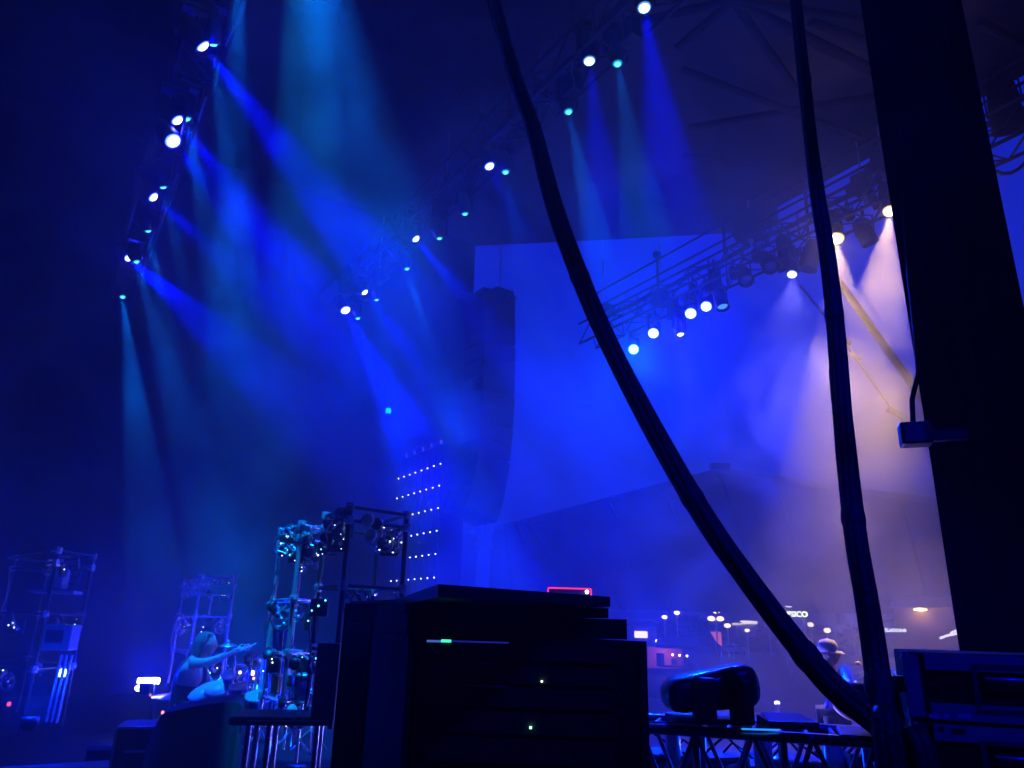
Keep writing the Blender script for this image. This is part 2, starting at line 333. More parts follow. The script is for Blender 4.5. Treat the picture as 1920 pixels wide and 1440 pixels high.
# rods and cases above the middle truss lights
for i, (x, y) in enumerate([(1180, 60), (1072, 160), (1010, 175), (900, 235), (835, 375), (710, 520)]):
    p = atV(x, y, 5.6); t = thing('chain_hoist', 'chain hoist on the middle truss, ' + ORD6[i], 'hoist', p, TH, 'chain hoists carrying the middle truss')
    MB().rbox((0, 0, 0), (.2, .3, .34), .04).build('body', M_fixture, t); MB().tube([(0, 0, .1), (0, 0, 1.6)], .015, 5).build('chain', M_steel, t)
for i, (a, b) in enumerate([((438, 52), (423, 85)), ((386, 182), (372, 225)), ((333, 325), (322, 355)), ((292, 430), (275, 470)), ((228, 423), (225, 437)), ((990, 178), (1035, 197)), ((1012, 170), (1033, 178)), ((815, 368), (850, 381)), ((833, 347), (846, 352)), ((731, 520), (714, 535)), ((678, 570), (690, 560)), ((640, 552), (652, 540))]):
    v = .95 if i < 5 else 5.8
    o = MB().tube([atV(*a, v), atV(*b, v)], .018, 6).build('safety_rod', M_chrome)
    tag(o, ('thin shiny rod beside a moving light on the upstage truss, ' + (ORD5 + ['x'])[i]) if i < 5 else 'thin shiny rod on the middle truss, ' + ['long one behind the hanging cable', 'short one behind the hanging cable', 'long one above a small cyan lens', 'short one above a small cyan lens', 'slanting near the lowest cyan lenses', 'touching the lowest white lens', 'left above the lowest white lens'][i - 5], 'rod', 'shiny rods on the trusses')
# line array speaker hanging at the far corner
la = thing('line_array_speaker', 'tall curved black line array speaker hanging before the blue sky', 'speaker', (0, 0, 0))
path = [(918, 585), (918, 640), (917, 700), (915, 760), (911, 820), (904, 880), (893, 935), (880, 975)]
pp = [atU(x, y, 19) for x, y in path]
tot = []
for a, b in zip(pp[:-1], pp[1:]):
    for q in (0, .5): tot.append((a.lerp(b, q), (b - a).normalized()))
for p, d in tot:
    m = MB(); yax = UU; x_ = d.cross(yax).normalized()
    Rm = Matrix((x_, yax, d)).transposed()
    m.rbox(p, (1.12, 1.3, .5), .04, Rm); m.build('cabinet', M_black, la)
MB().box(pp[0] + Vector((0, 0, .42)), (1.2, 1.2, .14), TH).tube([pp[0] + VV * .45 + Vector((0, 0, .4)), pp[0] + VV * .45 + Vector((0, 0, .9))], .09, 6).rbox(pp[0] + VV * .45 + Vector((0, 0, .72)), (.7, .4, .34), .08, TH).tube([pp[0] - VV * .3 + Vector((0, 0, .35)), pp[0] - VV * 1.2 + Vector((0, 0, .28))], .12, 6).build('bumper_frame', M_black, la)
MB().tube([pp[0] + VV * .35 + Vector((0, 0, .8)), pp[0] + VV * .35 + Vector((0, 0, 3.5))], .02, 5).build('rigging_cable', M_steel, la)
rg = thing('rigging_cable', 'thin rigging line with turnbuckle hanging left of the front truss end', 'cable', (0, 0, 0))
MB().tube([atU(1130, 440, 17), atU(1130, 570, 17)], .012, 5).build('wire', M_steel, rg); MB().tube([atU(1130, 488, 17), atU(1130, 512, 17)], .045, 6).build('turnbuckle', M_steel, rg); MB().box(atU(1140, 578, 17), (.35, .3, .2), TH).build('clamp', M_black, rg)

# LED point panel, its rows run across the stage
lp = thing('led_panel', 'dark hanging panel dotted with rows of small white lights', 'LED panel', S(0, 8, 0), TH)
def lpos(c, r_): # columns from far to near
    a, b = atV(747, 900 + 0, 8), atV(826, 866, 8); z = 5.40 - r_ * .535
    u = a.dot(UU) + (b.dot(UU) - a.dot(UU)) * c / 7
    return (0, u, z)
pm = MB()
for k in range(8): pm.box((.05, lpos(k, 0)[1], 4.0), (.02, .02, 3.4))
pm.build('panel', M_cloth, lp)
mled = glow('led_white', (.75, .8, 1), 6)
for r_ in range(6):
    for c in range(8):
        if (r_, c) in ((4, 1), (3, 1), (5, 2), (4, 0)): continue
        MB().ball(lpos(c, r_), .016, 8).build('led', mled, lp)
tr = MB()
for k in range(5): tr.box((0, 16.2 + k * .5, 5.95), (.08, .38, .10))
tr.build('top_rail', M_steel, lp)

# ------------------------------------------------------------------ hanging cable bundles, tower
def bundle(name, label, pts, r0, r1):
    t = thing(name, label, 'cable', (0, 0, 0), 0, 'thick cable bundles hanging from the roof')
    P = [at(*p) for p in pts]; u_ = P[0] - P[1]; u_ = u_.normalized(); P = [P[0] + u_ * 3 + Vector((.2, .5, 10.9 - (P[0] + u_ * 3).z)), P[0] + u_ * 2.2] + P
    P.append(Vector((P[-1].x, P[-1].y, .05)))
    # smooth path
    Q = []
    for i in range(len(P) - 1):
        a, b, c, d_ = P[max(i - 1, 0)], P[i], P[i + 1], P[min(i + 2, len(P) - 1)]
        for k in range(5):
            s_ = k / 5; Q.append(.5 * ((2 * b) + (c - a) * s_ + (2 * a - 5 * b + 4 * c - d_) * s_ ** 2 + (3 * b - a - 3 * c + d_) * s_ ** 3))
    Q.append(P[-1]); L = len(Q)
    rr = [(r0 + (r1 - r0) * i / L) for i in range(L)]
    for j in range(5):                      # several cables twisted together
        path = []
        for i, q in enumerate(Q):
            an = j * 2 * math.pi / 5 + i * .06 + .2 * math.sin(i * .13 + j); w_ = rr[i] * (.5 + .02 * math.sin(i * .3 + j * 2))
            tq = (Q[min(i + 1, L - 1)] - Q[max(i - 1, 0)]).normalized(); a_ = tq.orthogonal().normalized() if i == 0 else (a_ - tq * a_.dot(tq)).normalized(); b_ = tq.cross(a_)
            path.append(q + (a_ * math.cos(an) + b_ * math.sin(an)) * w_)
        MB().tube(path, [r_ * .55 for r_ in rr], 8).build('strand', M_rubber, t)
    for i in range(6, L, 14):
        tp = MB()
        dq = (Q[min(i + 1, L - 1)] - Q[i - 1]).normalized()
        tp.lathe([(rr[i] * 1.04, -.03), (rr[i] * 1.1, 0), (rr[i] * 1.04, .03)], Q[i], dq, 12)
        tp.build('tape', mat('gaffer_tape', (.03, .03, .032), .7), t)
    return t, Q
bundle('cable_bundle', 'thick black cable bundle swooping from the top down to the right', [(915, -60, 3.9), (928, 10, 3.8), (960, 125, 3.6), (1000, 240, 3.5), (1040, 390, 3.3), (1100, 550, 3.2), (1168, 695, 3.1), (1250, 850, 3.0), (1330, 985, 2.9), (1400, 1085, 2.85), (1480, 1190, 2.8), (1560, 1285, 2.75), (1640, 1350, 2.7), (1690, 1400, 2.65), (1740, 1470, 2.6)], .048, .038)
bundle('cable_bundle', 'straight black cable bundle hanging almost upright before the lilac sky', [(1488, -60, 3.6), (1494, 20, 3.55), (1508, 150, 3.5), (1530, 340, 3.3), (1551, 480, 3.2), (1567, 620, 3.1), (1581, 780, 3.0), (1592, 900, 3.0), (1606, 1020, 2.9), (1625, 1130, 2.85), (1644, 1250, 2.8), (1655, 1340, 2.7), (1675, 1460, 2.6)], .028, .044)
o = MB().tube([at(1560, 640, 3.05), at(1557, 700, 3.05), at(1561, 750, 3.02), at(1572, 800, 3.0)], .006, 6).build('cable_loop', M_rubber); tag(o, 'thin stray cable looping off the straight bundle', 'cable')
# tower clad in black cloth
t = thing('draped_tower', 'tall square tower clad in black cloth at the right', 'tower', (0, 0, 0))
a, b = at(1793, 1172, 4.9), at(2041, 1172, 5.0); dd_ = (b - a); na = Vector((a.x, a.y, 0)).normalized() * .75; plan = [a, b, b + na * .98, a + na + dd_ * .05]
cl = MB(); K2 = 60; ring = []
per = []
for i in range(4):
    p, q = plan[i], plan[(i + 1) % 4]
    for k in range(14): per.append(p.lerp(q, k / 14))
cen = sum(plan, Vector()) / 4
vs = []; zs = [0 + .7 * k for k in range(16)]
for z in zs:
    for i, p in enumerate(per):
        o_ = (p - cen).normalized() * (.012 * math.sin(i * 1.9 + z * .3) + .006 * math.sin(i * 5.1 - z)) + Vector((0, 0, z)); vs.append(Vector((p.x, p.y, 0)) + Vector((o_.x, o_.y, z)))
npz = len(per)
fs = [(j * npz + i, j * npz + (i + 1) % npz, (j + 1) * npz + (i + 1) % npz, (j + 1) * npz + i) for j in range(len(zs) - 1) for i in range(npz)]
cl.add(vs, fs); cl.build('cloth', M_cloth, t)
jb = thing('junction_box', 'small black box with a cable on the left side of the black tower', 'box', at(1716, 815, 4.4), R(-20))
MB().rbox((0, 0, 0), (.15, .12, .12), .012).box((.15, .05, 0), (.2, .05, .06)).build('body', M_fixture, jb)
MB().box((-.01, -.065, -.005), (.09, .01, .09)).build('cover', mat('grey_plate', (.12, .12, .13), .5), jb)
MB().tube([at(1712, 790, 4.4), at(1710, 750, 4.45), at(1722, 700, 4.5), at(1716, 620, 4.6), at(1705, 520, 4.8), at(1695, 400, 4.9), at(1680, 250, 5.0)], .014, 8).build('cable', M_rubber)
tag(C.objects[-1], 'cable running down the tower edge into the small black box', 'cable')
# braces seen in the warm smoke
b0, b1 = atV(1553, 500, 13.4), atV(1760, 790, 13.4); b1 = b0 + (b1 - b0) * ((b0.z + 1.5) / (b0.z - b1.z))
o = MB().tube([b0 + Vector((0, -.6, .3)), b0, b1], .075, 10).build('diagonal_brace', mat('brown_brace', (.035, .028, .024), .8)); tag(o, 'brownish diagonal brace crossing the smoke right of the straight cable', 'brace')
br = thing('guy_line', 'pale broken guy line with clamps below the brown brace', 'guy line', (0, 0, 0))
gl = [atV(x, y, 15.8) for x, y in ((1500, 535), (1545, 590), (1585, 640), (1602, 668), (1640, 722), (1675, 772), (1700, 795))]
MB().tube(gl, .03, 7).build('line', mat('pale_rope', (.28, .27, .30), .7), br)
for q, k in ((2, .1), (3, .07), (5, .12)): MB().rbox(gl[q], (.3, .12, k * 1.2), .03, Matrix.Rotation(.5, 3, 'Y')).build('clamp', mat('pale_rope', (.28, .27, .30), .7), br)  # pale blocks stand in for broken light reflections along the line

# ------------------------------------------------------------------ foreground cases
M_case = mat('case_laminate', (.008, .008, .009), .8, bump=.3, scale=90, spec=.12)
M_alu = mat('case_aluminium_edge', (.22, .22, .24), .35, .8, scale=30)
M_ledg = glow('green_led', (.05, .9, .45), 1.6); M_ledw = glow('pale_led', (.7, 1, .6), 3)
ra = thing('amplifier_rack', 'large black amplifier rack with green strip light in the foreground', 'rack', (0, 0, 0))
pa, pb = at(760, 1300, 2.55), at(1215, 1300, 2.5); bk = (at(690, 1300, 3.25) - pa); bk.z = 0
MB().prism([pa, pb, pb + bk, pa + bk], 0, 1.665).build('body', M_case, ra)
pa2, pb2 = at(755, 1300, 2.62), at(1178, 1300, 2.58)
MB().prism([pa2, pb2, pb2 + bk * .9, pa2 + bk * .9], 1.668, 1.73).build('middle_tray', M_case, ra)
pa3, pb3 = at(750, 1300, 2.66), at(1143, 1300, 2.62)
MB().prism([pa3, pb3, pb3 + bk * .8, pa3 + bk * .8], 1.733, 1.765).build('top_tray', M_case, ra)
fx = (pb - pa); fx.z = 0; fx.normalize(); fn = Vector((fx.y, -fx.x, 0))
def face(x, y, off=.012):   # point on the rack's front
    r = ray(x, y); k = (pa - Vector((0, 0, EYE))).dot(fn) / r.dot(fn); return r * k + Vector((0, 0, EYE)) + fn * off
ang = math.atan2(fx.y, fx.x)
def fbox(name, x0, x1, y0, y1, m, th=.02, off=.008):
    p, q = face(x0, (y0 + y1) / 2, off), face(x1, (y0 + y1) / 2, off); h = abs((face(x0, y0) - face(x0, y1)).z)
    return MB().box((p + q) / 2, ((q - p).length, th, h), ang).build(name, m, ra)
for y0, y1 in ((1208, 1238), (1248, 1280), (1290, 1325), (1335, 1375), (1385, 1430)):
    fbox('rack_unit', 800, 1150, y0, y1, M_fixture)
fbox('status_strip', 803, 832, 1200, 1204, glow('strip_blue', (.1, .25, 1), .5), .01, .02); fbox('status_strip', 830, 848, 1199, 1204, M_ledg, .01, .024); fbox('status_strip', 848, 955, 1202, 1205, glow('strip_dim', (.02, .03, .6), .4), .01, .02)
fbox('handle', 890, 945, 1242, 1244, M_alu, .01, .03); fbox('handle', 878, 950, 1284, 1286, M_chrome, .012, .03)
fbox('led', 1015, 1018.5, 1275, 1278, M_ledw, .01, .03); fbox('led', 994, 998, 1360, 1364, glow('led_green2', (.3, 1, .6), 4), .01, .03)
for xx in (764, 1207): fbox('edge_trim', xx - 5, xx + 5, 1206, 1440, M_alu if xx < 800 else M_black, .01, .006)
bd = thing('board', 'flat black board lying on top of the foreground amplifier rack', 'board', (0, 0, 0))
q = [atZ(742, 1124, 1.80), atZ(822, 1095, 1.80), atZ(1144, 1119, 1.80), atZ(1144, 1119, 1.80) + Vector((-.05, .35, 0)), atZ(742, 1124, 1.80) + Vector((-.3, .5, 0))]
MB().prism(q, 1.768, 1.80).build('panel', M_black, bd)
mu = thing('sub_stack', 'dark tall cabinet left of the amplifier rack, its side dimly lit', 'cabinet', (0, 0, 0))
a, b = at(632, 1300, 3.6), at(762, 1300, 3.3); bk2 = Vector((-.1, .6, 0))
MB().prism([a, b, b + bk2, a + bk2], 0, 1.78).build('body', M_case, mu)
MB().prism([a.lerp(b, .93) + Vector((.0, -.012, 0)), b + Vector((0, -.012, 0)), b + Vector((0, -.002, 0)), a.lerp(b, .93) + Vector((0, -.002, 0))], .05, 1.7).build('edge_trim', M_alu, mu)
MB().prism([a.lerp(b, .06) + Vector((.0, -.012, 0)), a.lerp(b, .42) + Vector((0, -.012, 0)), a.lerp(b, .42) + Vector((0, -.002, 0)), a.lerp(b, .06) + Vector((0, -.002, 0))], .05, 1.7).build('door', M_black, mu)

def flight_case(label, x0, x1, ytop, ybot, d, rz, depth=.6):
    p0, p1 = at(x0, ytop, d), at(x0, ybot, d); h = p0.z - p1.z; wdt = (x1 - x0) / 1397 * d * .98
    t = thing('flight_case', label, 'case', (p0.x, p0.y, p1.z), rz, 'black flight cases stacked at right')
    MB().rbox((wdt / 2, depth / 2, h / 2), (wdt, depth, h), .008).build('body', M_case, t)
    e = MB()
    for z in (.03, h - .03): e.box((wdt / 2 + .03, -.004, z), (wdt - .07, .012, .05))
    for x in (.025,): e.box((x, -.003, h / 2), (.045, .012, h - .02))
    e.build('edge_trim', mat('case_blue_rail', (.30, .30, .34), .5, .3, scale=40), t)
    c_ = MB()
    for z in (.02, h - .02): c_.ball((.015, .015, z), .022, 8)
    c_.build('corner', M_alu, t)
    hd = MB(); cx = wdt * .36; cz = h * .5
    for a_, b_ in (((-.1, -.075), (.1, -.06)), ((-.1, .06), (.1, .075)), ((-.1, -.06), (-.085, .06)), ((.085, -.06), (.1, .06))):
        hd.box((cx + (a_[0] + b_[0]) / 2, -.006, cz + (a_[1] + b_[1]) / 2), (b_[0] - a_[0], .012, b_[1] - a_[1]))
    dsh = hd.build('handle_dish', M_alu, t)
    MB().tube([(cx - .06, -.012, cz + .03), (cx - .05, -.03, cz + .03), (cx + .05, -.03, cz + .03), (cx + .06, -.012, cz + .03)], .006, 8).build('handle', M_chrome, dsh)
    MB().box((-.018, .05, h * .5), (.03, .05, .05)).box((-.035, .05, h * .56), (.025, .04, .02)).build('latch', M_fixture, t)
    MB().box((wdt * .62, -.006, h * .75), (.12, .004, .05)).build('paper_label', mat('label_paper', (.1, .1, .12), .8), t)
    return t
flight_case('black flight case on top of the stack at right, recessed handle', 1690, 2080, 1221, 1347, 3.0, R(-24))
flight_case('lower black flight case of the stack at right, cut by the frame', 1706, 2090, 1350, 1500, 3.0, R(-24))
flight_case('bottommost flight case of the stack at right below the frame', 1712, 2090, 1503, 2400, 3.0, R(-24)) if False else None
sp = MB().rbox(S(0, 0, 0) + at(1880, 1172, 3.3) * 1 + Vector((0, 0, -1.1)), (1.0, .6, 1.0), .01, R(-24)).build('flight_case', M_case); tag(sp, 'plain black case at the bottom of the stack at right', 'case', 'black flight cases stacked at right')
for i, (x0, x1) in enumerate([(1743, 1748), (1750, 1759), (1772, 1779), (1800, 1818)]):
    p = at((x0 + x1) / 2, 1343, 2.97); o = MB().box(p, ((x1 - x0) / 1397 * 2.9, .004, .012), R(-24)).build('tape_mark', mat('white_tape', (.7, .7, .75), .6)); tag(o, ['square', 'wider square', 'torn', 'long thin'][i] + ' bit of white tape on the seam between the cases', 'tape', 'bits of white tape on the cases')

# low truss table with moving heads in front
ft = thing('low_truss', 'low aluminium box truss carrying moving heads in the foreground', 'truss', (0, 0, 0))
A_, B_ = at(1150, 1357, 4.0), at(1760, 1362, 4.0); up_ = Vector((0, 0, 1))
zt = 1.28; A_.z = zt; B_.z = zt; al = (B_ - A_).normalized(); pr = Vector((-al.y, al.x, 0)) * .42
for o_ in (Vector(), pr):
    for h in (-.03, -.34):
        MB().tube([A_ + o_ + up_ * h, B_ + o_ + up_ * h], .025, 8).build('chord', M_steel, ft)
n_ = 11
for o_ in (Vector(), pr):
    lc = MB()
    for k in range(n_):
        p, q = A_.lerp(B_, k / n_), A_.lerp(B_, (k + 1) / n_)
        lc.tube([p + o_ + up_ * (-.03 if k % 2 else -.34), q + o_ + up_ * (-.34 if k % 2 else -.03)], .011, 6)
        if k % 3 == 0: lc.tube([p + o_ + up_ * -.03, p + o_ + up_ * -.34], .018, 6)
    lc.build('lacing', M_steel, ft)
lg = MB()
br_ = MB()
for k in range(12):
    p = A_.lerp(B_, (k + .5) / 12); br_.tube([p + up_ * -.03, p + pr + up_ * -.03], .012, 6)
br_.build('crossbar', M_steel, ft)
for k in (.12, .35, .62, .88): 
    for o_ in (Vector(), pr):
        p = A_.lerp(B_, k) + o_; MB().tube([(p.x, p.y, zt - .34), (p.x, p.y, 0)], .03, 8).build('leg', M_black, ft)
st = MB().box(A_.lerp(B_, .47) + Vector((0, -.045, 0)), (.17, .010, .007)).build('light_strip', glow('strip_cyanblue', (.02, .25, 1), 1.2)); tag(st, 'short glowing blue strip on the edge of the low truss', 'light strip')
st = MB().box(A_.lerp(B_, .17) + Vector((0, -.045, .004)), (.22, .012, .010)).build('edge_strip', mat('bright_edge', (.8, .8, .85), .2, .9)); tag(st, 'thin bright metal strip on the low truss beside the rack', 'strip')
def big_mover(label, xc, ytop, d, aim_px, k=1.0, yaw=0):
    p = at(xc, ytop, d); base = Vector((p.x, p.y, zt + .016)); t = thing('moving_head_light', label, 'stage light', base, yaw, 'large moving head lights on the low truss')
    H_ = p.z - base.z
    MB().rbox((0, 0, .012), (.36 * k, .26 * k, .024), .01).build('base', M_fixture, t)
    for sx in (-.055, .115):
        a_ = MB(); a_.rbox((sx * k, -.155 * k, H_ * .42), (.11 * k, .05 * k, H_ * .84), .02); a_.build('yoke_arm', M_fixture, t)
    # head: long rounded body across the view
    hd = bmesh.new(); bmesh.ops.create_cube(hd, size=1)
    for v in hd.verts:
        v.co = Vector((v.co.x * .43 * k, v.co.y * .26 * k, v.co.z * .20 * k))
        if v.co.x < 0: v.co.z *= .72; v.co.z -= .012 * k
    bmesh.ops.bevel(hd, geom=hd.edges[:], offset=.065 * k, segments=4, affect='EDGES', profile=.55)
    for v in hd.verts:
        v.co.z += .012 * k * math.sin(v.co.x * 9)
    hd.verts.index_update()
    m = MB(); Ry = Matrix.Rotation(R(-3), 3, 'Y'); m.add([Ry @ v.co + Vector((0, -.02, H_ - .095 * k)) for v in hd.verts], [[v.index for v in f.verts] for f in hd.faces], True); hd.free()
    hh = m.build('head', mat('glossy_shell', (.03, .03, .035), .28, coat=.6, scale=3, var=.1), t)
    MB().lathe([(.001, 0), (.075 * k, 0), (.085 * k, .01), (.075 * k, .02), (.001, .03)], Vector((.205 * k, -.02, H_ - .075 * k)), (1, 0, .1), 18).build('lens', M_blens, t)
    MB().tube([(-.1 * k, -.155 * k, H_ - .04 * k), (-.02 * k, -.165 * k, H_ - .02 * k), (.08 * k, -.155 * k, H_ + .005 * k)], .005, 6).build('handle', M_chrome, t)
    return t
big_mover('large moving head light lying level on the low truss, seen whole', 1323, 1250, 3.95, None)
big_mover('large moving head light partly hidden by the cable bundles', 1612, 1258, 3.7, None, .85, R(70))
wd = thing('wedge_box', 'small black box with slanted open lid on the low truss', 'box', at(1478, 1350, 3.85), 0)
MB().prism([(-.11, -.07), (.11, -.07), (.11, .1), (-.11, .1)], [-.03] * 4, [0, 0, .01, .01]).build('base', M_black, wd)
MB().hexa([Vector(q) for q in ((-.10, -.05, .0), (.10, -.05, .0), (.10, -.03, .0), (-.10, -.03, .0), (-.11, .03, .026), (.07, .03, .026), (.07, .045, .026), (-.11, .045, .026))]).build('lid', mat('grey_plate', (.12, .12, .13), .5), wd)
# gear under and behind the low truss
rng = random.Random(3)
GN = ['small amplifier box', 'low pedal case', 'cable drum', 'black power box', 'small mixer box', 'low rack box', 'black stage box', 'short tube stand']
spots_ = [(1240, 1400, 4.9), (1285, 1412, 5.2), (1340, 1405, 4.8), (1388, 1420, 5.0), (1450, 1405, 5.4), (1500, 1412, 4.9), (1590, 1405, 5.1), (1640, 1402, 4.9)]
for i, (x, y, d) in enumerate(spots_):
    p = at(x, y, d); t = thing('gear_box', 'dark gear behind the low truss, ' + ['far left by the rack', 'under the left arm of the level light', 'below the level moving light', 'right of the level moving light', 'below the glowing strip', 'below the slanted lid', 'left of the cable crossing', 'under the cable crossing'][i], 'gear', (p.x, p.y, p.z - .12), rng.uniform(-.4, .4), 'dark gear behind the low truss')
    MB().rbox((0, 0, 0), (.3, .25, .2), .02).build('body', M_fixture, t)
    for k in range(3):
        MB().tube([(rng.uniform(-.13, .13), -.14, rng.uniform(-.05, .1)), (rng.uniform(-.13, .13), -.15, rng.uniform(-.05, .12))], .006, 6).build('metal_bar', M_chrome, t)
    MB().box((.05, -.128, .03), (.12, .006, .05)).build('front_plate', M_steel, t)
    MB().tube([(-.15, -.1, .1), (-.05, -.2, .22), (.1, -.12, .12)], .008, 6).build('cable', M_rubber, t)
for i, (x, w_) in enumerate([(1262, .05), (1430, .06), (1562, .06)]):
    p = at(x, 1400, 4.6); t = thing('blue_tube_post', ['glossy post under the level moving light', 'bright blue glossy post below the glowing strip', 'glossy post below the partly hidden moving light'][i], 'post', (p.x, p.y, 0), 0, 'glossy posts behind the low truss')
    MB().tube([(0, 0, 0), (0, 0, 1.22)], w_ * .8, 12).build('tube', mat('white_gloss', (.6, .6, .62), .2), t); MB().lathe([(.12, 0), (.11, .02), (.05, .03)], (0, 0, .0), (0, 0, 1), 14).build('foot', M_black, t)

# ------------------------------------------------------------------ rack towers of the percussion rig
M_pad = mat('pad_white', (.45, .45, .48), .5); M_glint = glow('indicator', (.6, .8, 1), 5)
def rack_tower(label, c0, c1, c2, ztop, zbot, levels, seed, gear=10, dk=M_chrome, grp='tubular rack towers of the percussion rig'):
    rg_ = random.Random(seed)
    a, b, c = atZ(*c0, ztop), atZ(*c1, ztop), atZ(*c2, ztop); d = a + c - b
    cen = (a + c) / 2; t = thing('rack_tower', label, 'rack', (cen.x, cen.y, zbot), 0, grp)
    o = Vector((cen.x, cen.y, zbot)); cs = [v - o for v in (a, b, c, d)]; H_ = ztop - zbot
    for p in cs:
        MB().tube([(p.x, p.y, 0), (p.x, p.y, H_ + .03)], .019, 8).build('post', dk, t)
    for z in levels:
        for i in range(4):
            p, q = cs[i], cs[(i + 1) % 4]
            MB().tube([(p.x, p.y, z - zbot), (q.x, q.y, z - zbot)], .014, 7).build('rail', dk, t)
            cm = MB(); cm.ball((p.x, p.y, z - zbot), .034, 8).rbox((p.x, p.y, z - zbot), (.06, .05, .07), .012, rg_.uniform(0, 1.5)).tube([(p.x, p.y, z - zbot), (p.x + rg_.uniform(-.07, .07), p.y - .06, z - zbot + rg_.uniform(-.03, .03))], .008, 5).build('clamp', M_chrome, t)
    for k in range(gear):
        i = rg_.randrange(3); p = cs[i].lerp(cs[(i + 1) % 4], rg_.uniform(.1, .9)); z = rg_.choice(levels) - zbot - rg_.uniform(.02, .12)
        ty = rg_.random()
        if ty < .4:
            MB().rbox((p.x, p.y, z - .06), (rg_.uniform(.08, .16), .07, rg_.uniform(.08, .15)), .01, rg_.uniform(-.5, .5)).box((p.x, p.y - .04, z - .06), (.04, .01, .03)).build('module', M_fixture, t)
            for s_ in range(3): MB().ball((p.x + rg_.uniform(-.06, .06), p.y - .055, z - .06 + rg_.uniform(-.06, .06)), rg_.uniform(.003, .009), 6).build('status_led', rg_.choice([M_glint, M_glint, glow('indicator_cyan', (.15, .8, 1), 5)]), t)  # glowing dots on the modules stand in for sparkle on the chrome
        elif ty < .7:
            MB().lathe([(.001, 0), (.045, 0), (.05, .01), (.045, .03), (.03, .04), (.001, .04)], (p.x, p.y - .05, z), (rg_.uniform(-.5, .5), -1, rg_.uniform(-.3, .8)), 16).build('pad', M_pad if rg_.random() < .15 else M_fixture, t)
        else:
            q = [Vector((p.x, p.y - .03, z + .05))]
            for m_ in range(9): an = m_ * .8; q.append(Vector((p.x + .07 * math.cos(an), p.y - .04, z - .05 + .08 * math.sin(an))))
            MB().tube(q, .007, 6).build('coiled_cable', M_steel if rg_.random() < .4 else M_rubber, t)
        if rg_.random() < .6:
            for s_ in range(3): MB().tube([(p.x + rg_.uniform(-.08, .08), p.y - .06, z + rg_.uniform(-.1, .08)), (p.x + .03 * s_ - .03, p.y - .05, z - .04 * s_)], .009, 6).ball((p.x + .03 * s_ - .03, p.y - .05, z - .04 * s_), .018, 10).build('fitting', M_chrome, t)
    # slack cable down the left post
    p = cs[0]; MB().tube([(p.x + .03 * math.sin(k * .9), p.y - .05, H_ * (1 - k / 12) - .15) for k in range(12)], .009, 6).build('slack_cable', M_steel, t)
    return t, cs, o
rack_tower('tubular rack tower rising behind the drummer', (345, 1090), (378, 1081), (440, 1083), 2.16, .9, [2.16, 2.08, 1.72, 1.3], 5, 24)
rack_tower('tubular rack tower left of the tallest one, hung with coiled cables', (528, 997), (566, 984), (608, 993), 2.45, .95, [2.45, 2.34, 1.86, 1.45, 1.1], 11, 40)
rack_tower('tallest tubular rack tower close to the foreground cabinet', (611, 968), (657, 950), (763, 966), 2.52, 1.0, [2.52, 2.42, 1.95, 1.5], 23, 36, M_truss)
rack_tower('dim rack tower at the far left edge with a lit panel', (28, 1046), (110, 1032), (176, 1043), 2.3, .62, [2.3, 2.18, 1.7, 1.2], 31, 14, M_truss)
# dark box on the tallest tower
bx = thing('rack_case', 'small box mounted inside the tower behind the drummer', 'box', at(418, 1107, 9.2), .3)
MB().hexa([Vector(q) for q in ((-.12, -.1, -.05), (.1, -.1, -.05), (.1, .1, -.05), (-.12, .1, -.05), (-.12, -.1, .02), (.1, -.1, .09), (.1, .1, .09), (-.12, .1, .02))]).build('body', M_steel, bx)

# table, drums and clutter of the percussion rig
tb = thing('keyboard_table', 'long black table with shiny legs under the percussion gear', 'table', at(535, 1345, 6.2), .15)
MB().rbox((0, 0, 0), (.72, .5, .06), .02).build('tabletop', M_black, tb)
for x in (-.22, -.08, .25):
    for y in (-.2, .2): MB().tube([(x, y, -.03), (x, y, -.95)], .022, 8).build('leg', M_chrome, tb)
MB().box((.05, -.26, .005), (.55, .008, .012)).build('edge_trim', M_steel, tb)
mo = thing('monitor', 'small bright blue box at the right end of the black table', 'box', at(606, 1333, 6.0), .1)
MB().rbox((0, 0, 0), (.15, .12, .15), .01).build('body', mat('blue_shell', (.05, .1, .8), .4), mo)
spk = thing('speaker', 'narrow black speaker standing right of the percussion rig', 'speaker', at(614, 1275, 5.4), .1)
MB().rbox((0, 0, 0), (.15, .2, .46), .012).build('cabinet', M_black, spk); MB().lathe([(.001, 0), (.05, 0), (.055, .01), (.05, .015), (.001, .005)], (0, -.1, -.08), (0, -1, 0), 16).build('cone', M_rubber, spk)
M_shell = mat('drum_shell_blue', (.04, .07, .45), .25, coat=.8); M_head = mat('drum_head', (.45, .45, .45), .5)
def drum(label, x, y, d, r=.14, h=.14, tilt=(0, 0, 1), m=M_shell):
    t = thing('drum', label, 'drum', at(x, y, d), 0, 'drums around the drummer'); a = Vector(tilt).normalized()
    sh = MB().lathe([(r * .97, -h), (r, -h * .95), (r, -.01), (r * .97, 0)], (0, 0, 0), a, 24).build('shell', m, t)
    MB().lathe([(.001, 0), (r * .93, 0), (r * .93, .006), (.001, .009)], a * .004, a, 24).build('skin', M_head, t)
    hp = MB()
    for z in (-h, 0): hp.lathe([(r * .99, -.008), (r * 1.05, -.008), (r * 1.05, .012), (r * .97, .012)], a * z, a, 24)
    hp.build('hoop', M_chrome, t)
    q = Vector((0, 0, 1)).rotation_difference(a)
    for k in range(6):
        p = q @ Vector((r * 1.04 * math.cos(k * 1.047), r * 1.04 * math.sin(k * 1.047), 0)); MB().tube([p, p - a * h], .006, 5).build('lug', M_chrome, t)
    MB().tube([(0, 0, -h), (0, 0, -h - .45)], .014, 6).build('stand', M_chrome, t)
